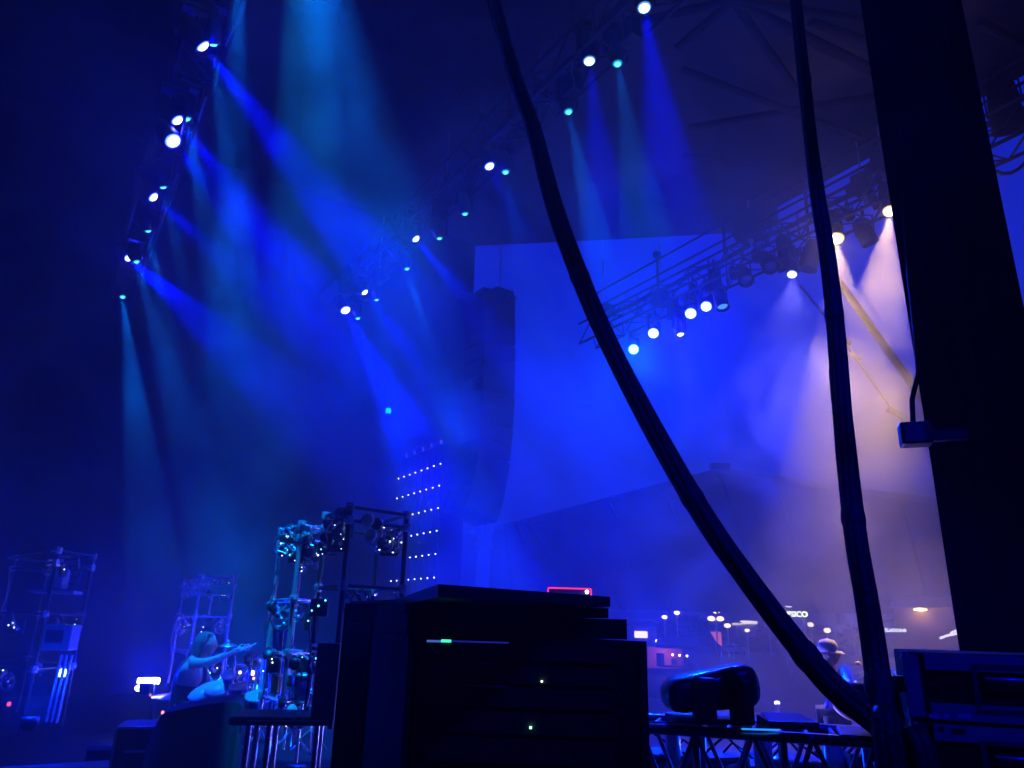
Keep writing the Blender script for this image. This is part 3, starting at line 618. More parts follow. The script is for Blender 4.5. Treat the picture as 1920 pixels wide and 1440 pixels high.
for a_ in [('drum with pale skin just in front of the drummer knees', 386, 1296, 8.6, .16, .12, (-.3, -.5, 1)), ('second pale-skinned drum right of the drummer lap', 408, 1291, 8.5, .12, .1, (.1, -.6, 1)),
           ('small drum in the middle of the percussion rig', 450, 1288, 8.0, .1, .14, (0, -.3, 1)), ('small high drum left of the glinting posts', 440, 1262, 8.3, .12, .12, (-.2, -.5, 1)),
           ('tall blue shell standing inside the cable-hung tower, upper one', 527, 1175, 7.1, .09, .24, (0, -.1, 1)), ('tall blue shell standing inside the cable-hung tower, lower one', 522, 1236, 7.0, .085, .18, (0, -.1, 1)),  # both shells added, their blue stands in for lit haze between the posts
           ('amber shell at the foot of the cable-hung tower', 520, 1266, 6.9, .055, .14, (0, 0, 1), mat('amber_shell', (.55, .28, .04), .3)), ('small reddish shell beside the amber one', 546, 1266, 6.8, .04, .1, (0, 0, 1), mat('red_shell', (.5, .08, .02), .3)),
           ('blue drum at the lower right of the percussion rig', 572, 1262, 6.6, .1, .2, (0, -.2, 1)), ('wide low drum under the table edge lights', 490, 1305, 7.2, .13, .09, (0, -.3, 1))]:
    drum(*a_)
def cymbal(label, x, y, d, r, tilt):
    p = at(x, y, d); t = thing('cymbal', label, 'cymbal', p, 0, 'cymbals of the percussion rig'); a = Vector(tilt).normalized()
    MB().lathe([(.002, .02), (r * .15, .018), (r * .2, .008), (r * .7, -.002), (r, -.012), (r, -.015), (r * .7, -.005), (r * .2, .004), (.002, .014)], (0, 0, 0), a, 28).build('plate', mat('bronze', (.75, .6, .35), .3, .9, scale=3), t)
    MB().tube([(0, 0, .04), (0, 0, -.75)], .011, 6).lathe([(.02, 0), (.015, .02), (.001, .03)], a * .015, a, 10).build('stand', M_chrome, t)
cymbal('tilted cymbal catching pale light right of the drummer', 480, 1238, 8.0, .11, (.5, -.7, .9)); cymbal('thin flat cymbal beside the drummer outstretched hand', 428, 1208, 8.8, .09, (.0, -.15, 1)); cymbal('small cymbal tilted behind the cable-hung tower', 497, 1240, 8.2, .11, (-.4, -.8, .6))
cymbal('flat cymbal at the left behind the drummer', 322, 1303, 9.4, .2, (0, -.1, 1))
po = thing('percussion_pad', 'white flat percussion pad between drummer and glinting posts', 'pad', at(447, 1248, 8.4), 0); MB().rbox((0, 0, 0), (.12, .1, .025), .008).build('pad', M_pad, po); MB().tube([(0, 0, -.01), (0, 0, -.6)], .012, 6).build('stand', M_chrome, po)
M_fit = M_chrome
lab_ = ['front row', 'back row']
rr_ = random.Random(9)
STL = ['beside the drummer back', 'leaning by the drummer lap', 'between the two pale drums', 'next to the white pad', 'under the tilted cymbal', 'left of the green glass', 'right of the green glass', 'at the left foot of the cable-hung tower', 'in the middle of the cable-hung tower', 'at the right foot of the cable-hung tower']
for i, (x, y, d) in enumerate([(335, 1290, 9.5), (398, 1312, 8.6), (425, 1300, 8.4), (436, 1280, 8.2), (468, 1270, 7.9), (478, 1290, 7.6), (488, 1285, 7.4), (505, 1290, 7.1), (555, 1290, 6.7), (590, 1290, 6.5)]):
    p = at(x, y, d); t = thing('instrument_stand', 'chrome instrument stand ' + STL[i], 'stand', p, rr_.uniform(0, 3), 'chrome stands of the percussion rig')
    MB().tube([(0, 0, -.3), (0, 0, .2)], .011, 6).build('pole', M_chrome, t)
    MB().tube([(0, 0, .15), (.12, .02, .24)], .009, 6).build('boom', M_chrome, t)
    f = MB()
    for k in range(6): f.ball((rr_.uniform(-.05, .13), rr_.uniform(-.04, .04), rr_.uniform(-.25, .25)), rr_.uniform(.008, .018), 8)
    f.tube([(-.1, 0, -.05), (.1, -.02, -.04)], .008, 6); f.build('wing_nut', M_chrome, t)
    for k in range(3): MB().tube([(0, 0, -.3), (.16 * math.cos(k * 2.09), .16 * math.sin(k * 2.09), -.45)], .009, 6).build('leg', M_chrome, t)
# lit glints: little lamps of the gear
GL = [('white', 474, 1262, (1, .85, .8), 5, .018), ('peach', 476, 1272, (1, .35, .2), 3, .013), ('green', 480, 1288, (.05, .8, .5), 1.5, .02), ('green', 514, 1311, (.05, .9, .2), 1.2, .02), ('white', 450, 1261, (1, .9, .9), 4, .012), ('red', 305, 1336, (1, .2, .15), 3, .012), ('peach', 315, 1337, (1, .7, .6), 4, .013), ('white', 322, 1337, (1, .8, .8), 4, .012), ('red', 17, 1320, (1, .1, .1), 1.2, .015), ('pink', 282, 1303, (1, .3, .3), .8, .01), ('cyan', 117, 1262, (.5, 1, 1), 5, .03), ('cyan', 461, 1351, (.1, .7, 1), 1.5, .018), ('teal', 728, 771, (.0, .7, .9), 1.5, .03)]
GLL = ['white indicator lamp glowing among the drum stands', 'peach indicator lamp glowing under the white one', 'green glowing lamp on the glinting posts', 'green glowing lamp at the foot of the cable-hung tower', 'small white lamp beside the white percussion pad', 'red small lamp at the left end of the row behind the drummer', 'peach small lamp in the row behind the drummer', 'white small lamp at the right end of the row behind the drummer', 'dull red lamp at the far left edge', 'faint pink lamp on the gear behind the drummer', 'upright cyan-white glow on the far-left rack', 'cyan lamp at the left end of the black table', 'lone teal light high on the dark back wall']
for i, (n_, x, y, c_, st_, r_) in enumerate(GL):
    d = 8 if x > 300 else 9
    if x > 700: d = 17
    if y == 1351: d = 6
    p = at(x, y, d); k = r_ * d / 8
    t = thing('indicator_lamp', GLL[i], 'lamp', p, 0); MB().lathe([(.3 * k, -1.2 * k), (k, -.8 * k), (k, .8 * k), (.5 * k, 1.2 * k)], (0, 0, 0), (0, 0, 1), 10).build('glass', glow('gl_%s%g' % (n_, st_), c_, st_), t); MB().lathe([(1.1 * k, -1.6 * k), (1.1 * k, -1.1 * k)], (0, 0, 0), (0, 0, 1), 10).build('socket', M_black, t)
# left: riser, lit work lamp, cases
rs = thing('riser', 'low stage riser with pale blue edge at the far left', 'riser', at(80, 1410, 9.1), TH)
MB().rbox((0, .6, -.1), (1.9, 2.2, .1), .01).build('deck', M_deck, rs); MB().box((0, -.52, -.1), (1.9, .02, .14)).build('edge_band', mat('pale_band', (.3, .3, .33), .5), rs)
for x in (-.8, .8): MB().box((x, -.4, -.4), (.06, .06, .5)).build('leg', M_steel, rs)
wl_ = thing('work_lamp', 'bright white lamp bar glowing in blue haze left of the drummer', 'lamp', at(277, 1277, 9.6), 0)
MB().tube([(-.10, 0, .0), (.12, 0, .005)], .033, 12).build('tube', glow('work_white', (.85, .95, 1), 16), wl_); MB().ball((-.08, 0, -.075), .035, 10, (1.4, 1, .9)).build('bulb', glow('work_white', (.85, .95, 1), 16), wl_); MB().tube([(.1, 0, -.02), (.1, 0, -.8)], .02, 6).build('stand', M_black, wl_)
kb = thing('amplifier_cabinet', 'cabinet with a dimly lit face in the far-left rack', 'cabinet', at(115, 1195, 8.9), .1)
MB().rbox((0, 0, 0), (.26, .2, .24), .015).build('body', mat('pale_cab', (.25, .25, .27), .5), kb); MB().box((-.02, -.103, .01), (.16, .006, .12)).build('grille', M_black, kb)
kb = thing('amplifier_cabinet', 'curved pale cover on top shelf of the far-left rack', 'cabinet', at(110, 1085, 8.9), .1)
MB().rbox((0, 0, 0), (.16, .16, .22), .05).box((0, 0, -.13), (.42, .2, .03)).build('body', mat('pale_cab', (.25, .25, .27), .5), kb)
tbx = thing('microphone_stand', 'chrome stand with two bright tubes in the far-left rack', 'stand', at(113, 1290, 8.8), 0)
for x in (-.07, -.02, .03): MB().tube([(x, 0, -.3), (x + .02, 0, .3)], .014, 8).build('tube', M_chrome, tbx)
fc = thing('flight_case', 'flight case with pale edge left of the cloth-covered crate', 'case', at(275, 1400, 8.2), .3)
MB().rbox((0, 0, -.1), (.5, .5, .6), .015).build('body', M_case, fc); MB().box((0, -.253, .19), (.46, .01, .02)).box((-.24, -.252, -.1), (.02, .01, .56)).build('edge_trim', M_alu, fc); MB().box((-.05, -.256, .0), (.2, .01, .02)).build('latch', M_chrome, fc)
fc = thing('flight_case', 'small case beside the riser at the far left', 'case', at(190, 1412, 8.8), .3)
MB().rbox((0, 0, -.1), (.22, .3, .36), .015).build('body', M_case, fc); MB().box((0, -.153, .06), (.2, .01, .03)).build('edge_trim', M_alu, fc)
# cloth over a crate in front of the drummer
cc = at(383, 1390, 7.6); t = thing('covered_crate', 'crate under a dark cloth in front of the drummer', 'crate', (cc.x, cc.y, 0), .15)
vs = []; NX, NY = 22, 14
prof = [(-.42, .0), (-.40, .45), (-.36, .8), (-.28, .97), (.0, 1.03), (.24, 1.06), (.31, 1.0), (.36, .7), (.40, .35), (.46, 0)]
for j in range(NY):
    yy = -.32 + .64 * j / (NY - 1); sag = 1 - .06 * abs(j - NY / 2) / NY
    for i in range(NX):
        f_ = i / (NX - 1) * (len(prof) - 1); k = min(int(f_), len(prof) - 2); s_ = f_ - k
        x_ = prof[k][0] * (1 - s_) + prof[k + 1][0] * s_; z_ = prof[k][1] * (1 - s_) + prof[k + 1][1] * s_
        w_ = .018 * math.sin(j * 1.7 + i * .6) + .01 * math.sin(j * 3.1 - i * 1.3)
        vs.append((x_ + w_, yy + w_, z_ * sag + w_ * .6))
fs = [(j * NX + i, j * NX + i + 1, (j + 1) * NX + i + 1, (j + 1) * NX + i) for j in range(NY - 1) for i in range(NX - 1)]
n0 = len(vs); fr = []
for i in range(NX): vs.append((vs[i][0] + .01 * math.sin(i), vs[i][1] - .05 + .02 * math.sin(i * 1.1), 0))
fs += [(n0 + i, n0 + i + 1, i + 1, i) for i in range(NX - 1)]
MB().add(vs, fs, True).build('cloth', mat('dark_blue_cloth', (.006, .006, .008), .95, bump=.4, scale=5), t)
MB().box((0, 0, .46), (.66, .55, .9)).build('crate', M_case, t)

# ------------------------------------------------------------------ people
def skin_body(name, joints, edges, m, parent, sub=2, root=0):
    me = bpy.data.meshes.new(name); me.from_pydata([j[0] for j in joints], edges, []); o = bpy.data.objects.new(name, me); C.objects.link(o); o.parent = parent
    sk = o.modifiers.new('skin', 'SKIN'); sk.use_smooth_shade = True
    for i, j in enumerate(joints):
        r_ = j[1] if isinstance(j[1], tuple) else (j[1], j[1]); me.skin_vertices[0].data[i].radius = r_; me.skin_vertices[0].data[i].use_root = (i == root)
    ss = o.modifiers.new('sub', 'SUBSURF'); ss.levels = sub; ss.render_levels = sub
    me.materials.append(m); return o
M_skin = mat('skin', (.48, .30, .22), .5, scale=12, var=.08)
def head_obj(c, yaw, parent, hair_m, s_=1.0, cap=False):
    """head as one sculpted surface: skull, brow, nose, lips, chin, ears"""
    bm = bmesh.new(); bmesh.ops.create_uvsphere(bm, u_segments=28, v_segments=20, radius=1)
    for v in bm.verts:
        x, y, z = v.co; v.co = Vector((x * .098, y * .078, z * .118))
        if z < 0: v.co.x *= 1 - .22 * (-z); v.co.y *= 1 - .35 * (-z)
        if z < -.25 and x > 0: v.co.x += .018 * min(1, (-z - .25) * 2)
        if x > .6: v.co.x -= .012 * (x - .6)
        d_ = math.exp(-((y / .16) ** 2) - ((z + .12) / .22) ** 2)
        if x > 0: v.co.x += .026 * d_
        d_ = math.exp(-((abs(y) - .38) / .16) ** 2 - ((z - .08) / .12) ** 2)
        if x > 0: v.co.x -= .014 * d_
        d_ = math.exp(-((y) / .3) ** 2 - ((z + .48) / .08) ** 2)
        if x > 0: v.co.x += .008 * d_
        d_ = math.exp(-((y) / .6) ** 2 - ((z - .26) / .1) ** 2)
        if x > 0: v.co.x += .006 * d_
    bm.verts.index_update(); m = MB(); m.add([v.co * s_ for v in bm.verts], [[v.index for v in f.verts] for f in bm.faces], True); bm.free()
    for sy in (-1, 1): m.ball((-.005 * s_, sy * .078 * s_, -.005 * s_), .022 * s_, 10, (.8, .4, 1.3))
    m.tube([(-.02 * s_, 0, -.07 * s_), (-.035 * s_, 0, -.17 * s_)], [.055 * s_, .06 * s_], 14)
    h = m.build('head', M_skin, parent, c, yaw)
    e = MB()
    for sy in (-1, 1): e.ball((.078 * s_, sy * .03 * s_, .012 * s_), .011 * s_, 8)
    e.build('eyes', mat('eye', (.6, .6, .6), .2), h)
    hr = MB(); rg_ = random.Random(4)
    if not cap:
        hr.ball((-.034 * s_, 0, .03 * s_), .104 * s_, 18, (1.0, .84, .98)); hr.ball((-.075 * s_, 0, -.03 * s_), .07 * s_, 12, (.9, .9, 1.3))
        for k in range(46):
            an = rg_.uniform(1.3, 5.0); b_ = rg_.uniform(.0, .09); q0 = Vector((.05, .07 * math.sin(an) * .6, .10)) * s_; p0 = Vector((.105 * math.cos(an) - .02, .095 * math.sin(an), .03)) * s_
            hr.tube([q0, (q0 + p0) * .5 + Vector((-.01, 0, .045)) * s_, p0], [.008, .012, .010], 5)
            hr.tube([p0, p0 + Vector((-.03, 0, -.07)) * s_, p0 + Vector((-.05 + rg_.uniform(-.01, .01), rg_.uniform(-.01, .01), -.15 - rg_.uniform(0, .05))) * s_], [.018, .016, .005], 5)
    hr.build('hair', hair_m, h) if hr.v else None
    return h
def hand(parent, w_, dirv, m, holding=True):
    d = Vector(dirv).normalized(); s_ = d.cross(Vector((0, 0, 1))).normalized(); u_ = s_.cross(d)
    w_ = Vector(w_); J = [(w_, .025), (w_ + d * .045, (.032, .02)), (w_ + d * .085, (.036, .018))]; E = [(0, 1), (1, 2)]
    ln_ = [.062, .075, .08, .066]
    for k in range(4):
        o_ = u_ * (.026 - .017 * k); b = len(J); L_ = ln_[k] if k != 3 else .055
        p0 = w_ + d * .088 + o_; c_ = -s_ if holding else Vector((0, 0, 0))
        J += [(p0, .010), (p0 + d * L_ * .45 + c_ * .008, .009), (p0 + d * L_ * .62 + c_ * .03, .0085), (p0 + d * L_ * .45 + c_ * .05, .007)]; E += [(2, b), (b, b + 1), (b + 1, b + 2), (b + 2, b + 3)]
    b = len(J); J += [(w_ + d * .03 + u_ * .03, .012), (w_ + d * .065 + u_ * .045 - s_ * .02, .011), (w_ + d * .085 + u_ * .03 - s_ * .035, .009)]; E += [(1, b), (b, b + 1), (b + 1, b + 2)]
    return J, E
# drummer, seated, facing right, one arm stretched forward
O = at(350, 1345, 9.0); dr = thing('person', 'drummer in a dark sleeveless shirt, arm stretched to the right', 'person', O, R(8))
HZ = at(372, 1208, 9.0).z - O.z
J = [((0, 0, 0), (.15, .17)), ((-.03, 0, .16), (.125, .16)), ((-.03, 0, .34), (.13, .17)), ((.0, 0, .50), (.115, .17)), ((.035, 0, .60), .06), ((.07, 0, .68), .055),
     ((.0, -.17, .53), .062), ((.13, -.2, .535), .052), ((.25, -.2, .57), .044), ((.37, -.18, .635), .032), ((.43, -.17, .665), .028),
     ((.0, .17, .53), .062), ((.10, .2, .34), .05), ((.2, .18, .25), .042), ((.34, .12, .30), .03),
     ((.06, -.1, -.02), .09), ((.26, -.14, .0), .08), ((.44, -.16, .0), .062), ((.46, -.16, -.22), .05), ((.44, -.16, -.42), .04), ((.55, -.17, -.46), .035),
     ((.06, .1, -.02), .09), ((.26, .14, .0), .08), ((.44, .16, .0), .062), ((.46, .16, -.22), .05), ((.44, .16, -.42), .04), ((.55, .17, -.46), .035)]
E_ = [(0, 1), (1, 2), (2, 3), (3, 4), (4, 5), (3, 6), (6, 7), (7, 8), (8, 9), (9, 10), (3, 11), (11, 12), (12, 13), (13, 14), (0, 15), (15, 16), (16, 17), (17, 18), (18, 19), (19, 20), (0, 21), (21, 22), (22, 23), (23, 24), (24, 25), (25, 26)]
HJ, HE = hand(None, (.44, -.17, .66), (1, 0, .35), None)
base = len(J) - 0
J2 = J + [h for h in HJ[1:]]; mp = lambda i: 10 if i == 0 else base + i - 1
E2 = E_ + [(mp(a), mp(b)) for a, b in HE]
skin_body('body', J2, E2, M_skin, dr)
skin_body('shirt', [((0, 0, -.02), (.165, .185)), ((-.03, 0, .16), (.14, .175)), ((-.03, 0, .34), (.145, .185)), ((-.005, 0, .49), (.125, .165)), ((.02, 0, .56), (.085, .10))], [(0, 1), (1, 2), (2, 3), (3, 4)], mat('dark_shirt', (.008, .008, .009), .9, bump=.4, scale=14), dr)
skin_body('shorts', [((0, 0, -.04), (.17, .185)), ((.06, -.1, -.03), .105), ((.3, -.14, .0), .095), ((.06, .1, -.03), .105), ((.3, .14, .0), .095)], [(0, 1), (1, 2), (0, 3), (3, 4)], mat('dark_shorts', (.03, .03, .035), .9, bump=.3), dr)
head_obj(Vector((.10, 0, HZ - .0)), 0, dr, mat('light_hair', (.14, .11, .08), .75, bump=.9, scale=60), 1.0)
o = MB().tube([O + Vector((.52, -.2, .66)), O + Vector((.66, -.12, .74))], [.008, .006], 8).build('drumstick', mat('pale_wood', (.6, .5, .35), .5)); tag(o, 'pale drumstick in the drummer outstretched hand', 'drumstick')
st_ = thing('drum_stool', 'round black stool under the seated drummer', 'stool', O + Vector((0, 0, -.16)), 0)
MB().lathe([(.1, -.06), (.17, -.05), (.18, 0), (.16, .03), (.001, .035)], (0, 0, 0), (0, 0, 1), 20).build('seat', M_black, st_); MB().tube([(0, 0, -.06), (0, 0, -.7)], .03, 8).build('leg', M_chrome, st_)
# crew member in a cap at right, behind the second moving head
O = at(1553, 1250, 9.3); O.z = 0; hz_ = at(1553, 1226, 9.3).z; cr = thing('person', 'person in a pale cap with one arm raised, behind the cables', 'person', O, R(-20))
sh = hz_ - .27
J = [((0, 0, .95), (.15, .17)), ((0, 0, 1.1), (.13, .16)), ((0, 0, sh - .15), (.13, .18)), ((0, 0, sh), (.11, .18)), ((.01, 0, sh + .09), .058), ((.02, 0, sh + .16), .055),
     ((0, -.19, sh), .06), ((.04, -.27, sh - .25), .048), ((.16, -.3, sh - .34), .04), ((.3, -.27, sh - .2), .032),
     ((0, .19, sh), .06), ((.14, .25, sh - .16), .048), ((.24, .28, sh - .1), .042), ((.3, .26, sh + .06), .03),
     ((0, -.1, .85), .09), ((.02, -.11, .5), .07), ((0, -.12, .1), .045), ((.12, -.12, .04), .04), ((0, .1, .85), .09), ((.02, .11, .5), .07), ((0, .12, .1), .045), ((.12, .12, .04), .04)]
E_ = [(0, 1), (1, 2), (2, 3), (3, 4), (4, 5), (3, 6), (6, 7), (7, 8), (8, 9), (3, 10), (10, 11), (11, 12), (12, 13), (0, 14), (14, 15), (15, 16), (16, 17), (0, 18), (18, 19), (19, 20), (20, 21)]
HJ, HE = hand(None, (.3, .26, sh + .06), (.2, 0, 1), None, True); base = len(J); mp = lambda i: 13 if i == 0 else base + i - 1
J3 = J + HJ[1:]; E3 = E_ + [(mp(a), mp(b)) for a, b in HE]
HJ, HE = hand(None, (.3, -.27, sh - .2), (1, 0, .3), None, True); base2 = len(J3); mp2 = lambda i: 9 if i == 0 else base2 + i - 1
J3 += HJ[1:]; E3 += [(mp2(a), mp2(b)) for a, b in HE]
skin_body('body', J3, E3, M_skin, cr)
M_bs = mat('blue_shirt', (.12, .16, .4), .85, bump=.4, scale=10)
skin_body('shirt', [((0, 0, .92), (.165, .18)), ((0, 0, 1.1), (.145, .175)), ((0, 0, sh - .15), (.145, .195)), ((0, 0, sh + .0), (.12, .185)), ((.01, 0, sh + .06), (.075, .08)), ((0, -.2, sh), .075), ((.04, -.27, sh - .22), .062), ((0, .2, sh), .075), ((.12, .245, sh - .14), .062)], [(0, 1), (1, 2), (2, 3), (3, 4), (3, 5), (5, 6), (3, 7), (7, 8)], M_bs, cr)
skin_body('trousers', [((0, 0, .94), (.165, .18)), ((0, -.1, .85), .105), ((.02, -.11, .5), .085), ((0, -.12, .1), .065), ((0, .1, .85), .105), ((.02, .11, .5), .085), ((0, .12, .1), .065)], [(0, 1), (1, 2), (2, 3), (0, 4), (4, 5), (5, 6)], mat('dark_shorts', (.03, .03, .035), .9, bump=.3), cr)
hd_ = head_obj(Vector((.02, 0, hz_)), 0, cr, mat('brown_hair', (.08, .05, .03), .7), 1.05, cap=True)
cp = MB().lathe([(.09, .0), (.105, .03), (.1, .08), (.07, .125), (.001, .14)], (-.005, 0, .02), (0, 0, 1), 22); M_cap = mat('pale_cap', (.55, .55, .6), .8, bump=.2)
cpo = cp.build('cap', M_cap, hd_)
MB().lathe([(.07, .02), (.108, -.002), (.11, -.006), (.108, -.008), (.07, .012)], (.055, 0, .02), (.12, 0, 1), 26).build('brim', M_cap, cpo)

# ------------------------------------------------------------------ pavilion over the seats
pv = thing('seating_pavilion', 'wide dark gabled pavilion roof over the audience seating', 'pavilion', (0, 0, 0))
F_ = [at(926, 996, 55), at(1000, 978, 54), at(1350, 887, 50), at(1760, 947, 48), at(2150, 1000, 47)]
B2 = [at(900, 1138, 92), at(1130, 1142, 90), at(1440, 1150, 86), at(1800, 1151, 84), at(2150, 1152, 84)]
n = 5; th = Vector((0, 0, .35))
vs = F_ + B2 + [p + th for p in F_] + [p + th for p in B2]
fs = [(i, i + 1, n + i + 1, n + i) for i in range(4)] + [(3 * n + i, 3 * n + i + 1, 2 * n + i + 1, 2 * n + i) for i in range(4)] + [(2 * n + i, 2 * n + i + 1, i + 1, i) for i in range(4)] + [(n + i, n + i + 1, 3 * n + i + 1, 3 * n + i) for i in range(4)] + [(0, n, 3 * n, 2 * n), (n - 1, 2 * n - 1, 4 * n - 1, 3 * n - 1)]
MB().add(vs, fs).build('roof', mat('pavilion_roof', (.10, .10, .12), .8, bump=.2, scale=.5), pv)
MB().box(at(1350, 884, 50) + Vector((0, 0, .35)), (1.2, .6, .3)).build('ridge_vent', M_roof, pv)
rb = MB()
for i in range(1, 14):
    s_ = i / 14 * 4; k = min(int(s_), 3); f_ = s_ - k; rb.tube([F_[k].lerp(F_[k + 1], f_) - th * .3, B2[k].lerp(B2[k + 1], f_) - th * .3], .12, 5)
rb.build('rafter', M_roof, pv)
M_colw = mat('white_painted_steel', (.8, .8, .8), .6)
for x, d in ((908, 55),):
    p = at(x, 1000, d); zt_ = 8.3 if d < 60 else 3.9
    c_ = MB().box((p.x, p.y, (zt_ - 1.6) / 2), (.95 if d < 60 else .5, .8, zt_ + 1.6)); 
    if d < 60: c_.box((p.x + .12, p.y - .45, (zt_ - 1.6) / 2), (.3, .14, zt_ + 1.2)).box((p.x, p.y, 7.2), (1.25, 1.0, .3))
    c_.build('column', M_colw, pv)
q = at(872, 998, 55); q2 = at(905, 985, 55)
MB().hexa([q, q2 + Vector((.4, 0, -1.1)), q2 + Vector((.4, .8, -1.1)), q + Vector((0, .8, 0)), q + Vector((0, 0, .08)), q2 + Vector((.4, 0, .2)), q2 + Vector((.4, .8, .2)), q + Vector((0, .8, .08))]).ball(at(899, 990, 54.5), .32, 8).build('bracket', M_colw, pv)
# far grounds
hl = MB(); pts = []
rg_ = random.Random(2); m_ = 70
for i in range(m_ + 1):
    an = R(-60) + R(120) * i / m_; h_ = 7 + 3.5 * math.sin(i * .21 + 1) + 1.5 * math.sin(i * .63); pts.append((an, h_))
vs = []; 
for an, h_ in pts:
    s_, c_ = math.sin(an), math.cos(an); vs += [(330 * s_, 330 * c_, -1.7), (420 * s_, 420 * c_, h_), (520 * s_, 520 * c_, h_ * .6), (620 * s_, 620 * c_, -1.7)]
fs = [(4 * i + k, 4 * (i + 1) + k, 4 * (i + 1) + k + 1, 4 * i + k + 1) for i in range(m_) for k in range(3)]
tag(hl.add(vs, fs, True).build('hill', mat('dry_hill', (.22, .2, .2), .9, bump=.3, scale=.05)), kind='structure')
M_leaf = mat('tree_leaf', (.05, .08, .04), .8, scale=2, var=.5); M_bark = mat('tree_bark', (.08, .06, .045), .9)
def tree(label, x, ytop, d, w_, seed):
    rg_ = random.Random(seed); p = at(x, ytop, d); H_ = p.z + 1.6; t = thing('tree', label, 'tree', (p.x, p.y, -1.6), rg_.uniform(0, 6), 'trees beyond the pavilion')
    tk = MB().tube([(0, 0, 0), (.1, 0, H_ * .3), (0, .1, H_ * .7)], [.28, .2, .08], 7)
    for k in range(5): a = k * 1.3; tk.tube([(0, 0, H_ * (.3 + .08 * k)), (math.cos(a) * w_ * .35, math.sin(a) * w_ * .35, H_ * (.5 + .08 * k))], [.1, .03], 5)
    tk.build('trunk', M_bark, t)
    cr_ = MB(); cl = [(rg_.uniform(-.5, .5) * w_ * .75, rg_.uniform(-.5, .5) * w_ * .75, H_ * rg_.uniform(.35, .88), w_ * rg_.uniform(.14, .27)) for _ in range(16)]
    for k in range(1500):
        cx, cy_, cz, r_ = rg_.choice(cl); v = Vector((rg_.gauss(0, 1), rg_.gauss(0, 1), rg_.gauss(0, 1))).normalized() * r_ * rg_.uniform(.6, 1.1); c = Vector((cx, cy_, cz)) + v
        a, b = Vector((rg_.uniform(-1, 1), rg_.uniform(-1, 1), rg_.uniform(-1, 1))).normalized(), Vector((rg_.uniform(-1, 1), rg_.uniform(-1, 1), rg_.uniform(-1, 1))).normalized(); s_ = w_ * .05
        cr_.add([c - a * s_, c + b * s_, c + a * s_, c - b * s_], [(0, 1, 2, 3)])
    cr_.build('crown', M_leaf, t)
for i, (l, x, y, d, w_) in enumerate([('round tree above the pale pointed tent', 1262, 1167, 150, 7), ('tree filling the gap right of the pointed tent', 1285, 1166, 160, 9), ('lower tree between lit house and tent', 1240, 1180, 145, 5), ('tree left of the triple lamp post', 1312, 1172, 165, 7), ('tree behind the pink banner', 1338, 1182, 140, 6), ('wide tree right of the pink banner', 1385, 1186, 150, 9), ('tree under the glowing sign letters', 1430, 1190, 150, 8), ('tree left of the straight cable bundle', 1560, 1188, 150, 9), ('tree right of the straight cable bundle', 1665, 1186, 140, 8)]):
    tree(l, x, y, d, w_, 40 + i)
def street_lamp(label, x, y, d, heads, st_, col=(1, .85, .6), star=.5):
    if star > .36: col = (1, .68, .3)
    p = at(x, y, d); t = thing('street_lamp', label, 'lamp', (p.x, p.y, -1.6), 0, 'lit lamps on the far grounds'); H_ = p.z + 1.6
    MB().tube([(0, 0, 0), (0, 0, H_)], [.1, .06], 7).build('pole', M_colw, t)
    for dx, dz in heads:
        MB().ball((dx, 0, H_ + dz), star, 10, (1.25, 1, .8)).build('lamp_head', glow('street%g_%g' % (st_, col[1]), (col[0], col[1] * .92, col[2] * .75), st_ * .55), t)
        if dx: MB().tube([(0, 0, H_ + dz - .3), (dx, 0, H_ + dz)], .05, 5).build('arm', M_colw, t)
SL = [('left of a pair above the dark trees', 1246, 1157, 120, [(0, 0)], 8, .34), ('right and higher of a pair above the dark trees', 1269, 1149, 120, [(0, 0)], 8, .36), ('three-headed, standing over the pink banner', 1342, 1160, 110, [(-.62, 0), (.62, 0), (.15, .98)], 9, .42), ('single, just right of the three-headed one', 1364, 1173, 110, [(0, 0)], 8, .38), ('low white one below the bright kiosk', 1401, 1182, 105, [(0, 0)], 10, .27), ('small one right of the bright kiosk', 1442, 1172, 120, [(0, 0)], 8, .26), ('below the glowing letters', 1520, 1171, 105, [(0, 0)], 9, .34), ('close left of the straight cable bundle', 1551, 1182, 95, [(0, 0)], 9, .34), ('tiny white one right of the pale tent', 1262, 1203, 100, [(0, 0)], 8, .17), ('tiny one below the swooping cable', 1481, 1216, 70, [(0, 0)], 8, .12), ('tiny one left of the person in the cap', 1534, 1216, 60, [(0, 0)], 6, .1), ('low bright one shining through the smoke above the truss', 1457, 1318, 22, [(0, 0)], 10, .062)]
for l, x, y, d, h, s1, r_ in SL: street_lamp('lit lamp, ' + l, x, y, d, h, s1, star=r_)
M_wall = mat('pale_stucco', (.45, .42, .4), .85); M_tent = mat('white_canvas', (.75, .75, .78), .8)
hs = thing('house', 'pale building with a yellow lit window right above the rack', 'building', at(1202, 1192, 130), .2)
MB().box((0, 0, 0), (3.8, 4, 3.0)).build('wall', M_wall, hs); MB().hexa([Vector(q) for q in ((-2.2, -2.2, 1.5), (2.2, -2.2, 1.5), (2.2, 2.2, 1.5), (-2.2, 2.2, 1.5), (-2.0, -.1, 2.0), (2.0, -.1, 2.4), (2.0, .1, 2.4), (-2.0, .1, 2.0))]).build('roof', M_roof, hs); MB().box((-.8, -2.02, .2), (2.2, .06, 1.0)).build('window', glow('warm_window', (1, .75, .35), 2.2), hs)
MB().box((1.8, -2.04, -.8), (.22, .06, .5)).build('door_light', glow('street8', (1, .85, .6), 8), hs)
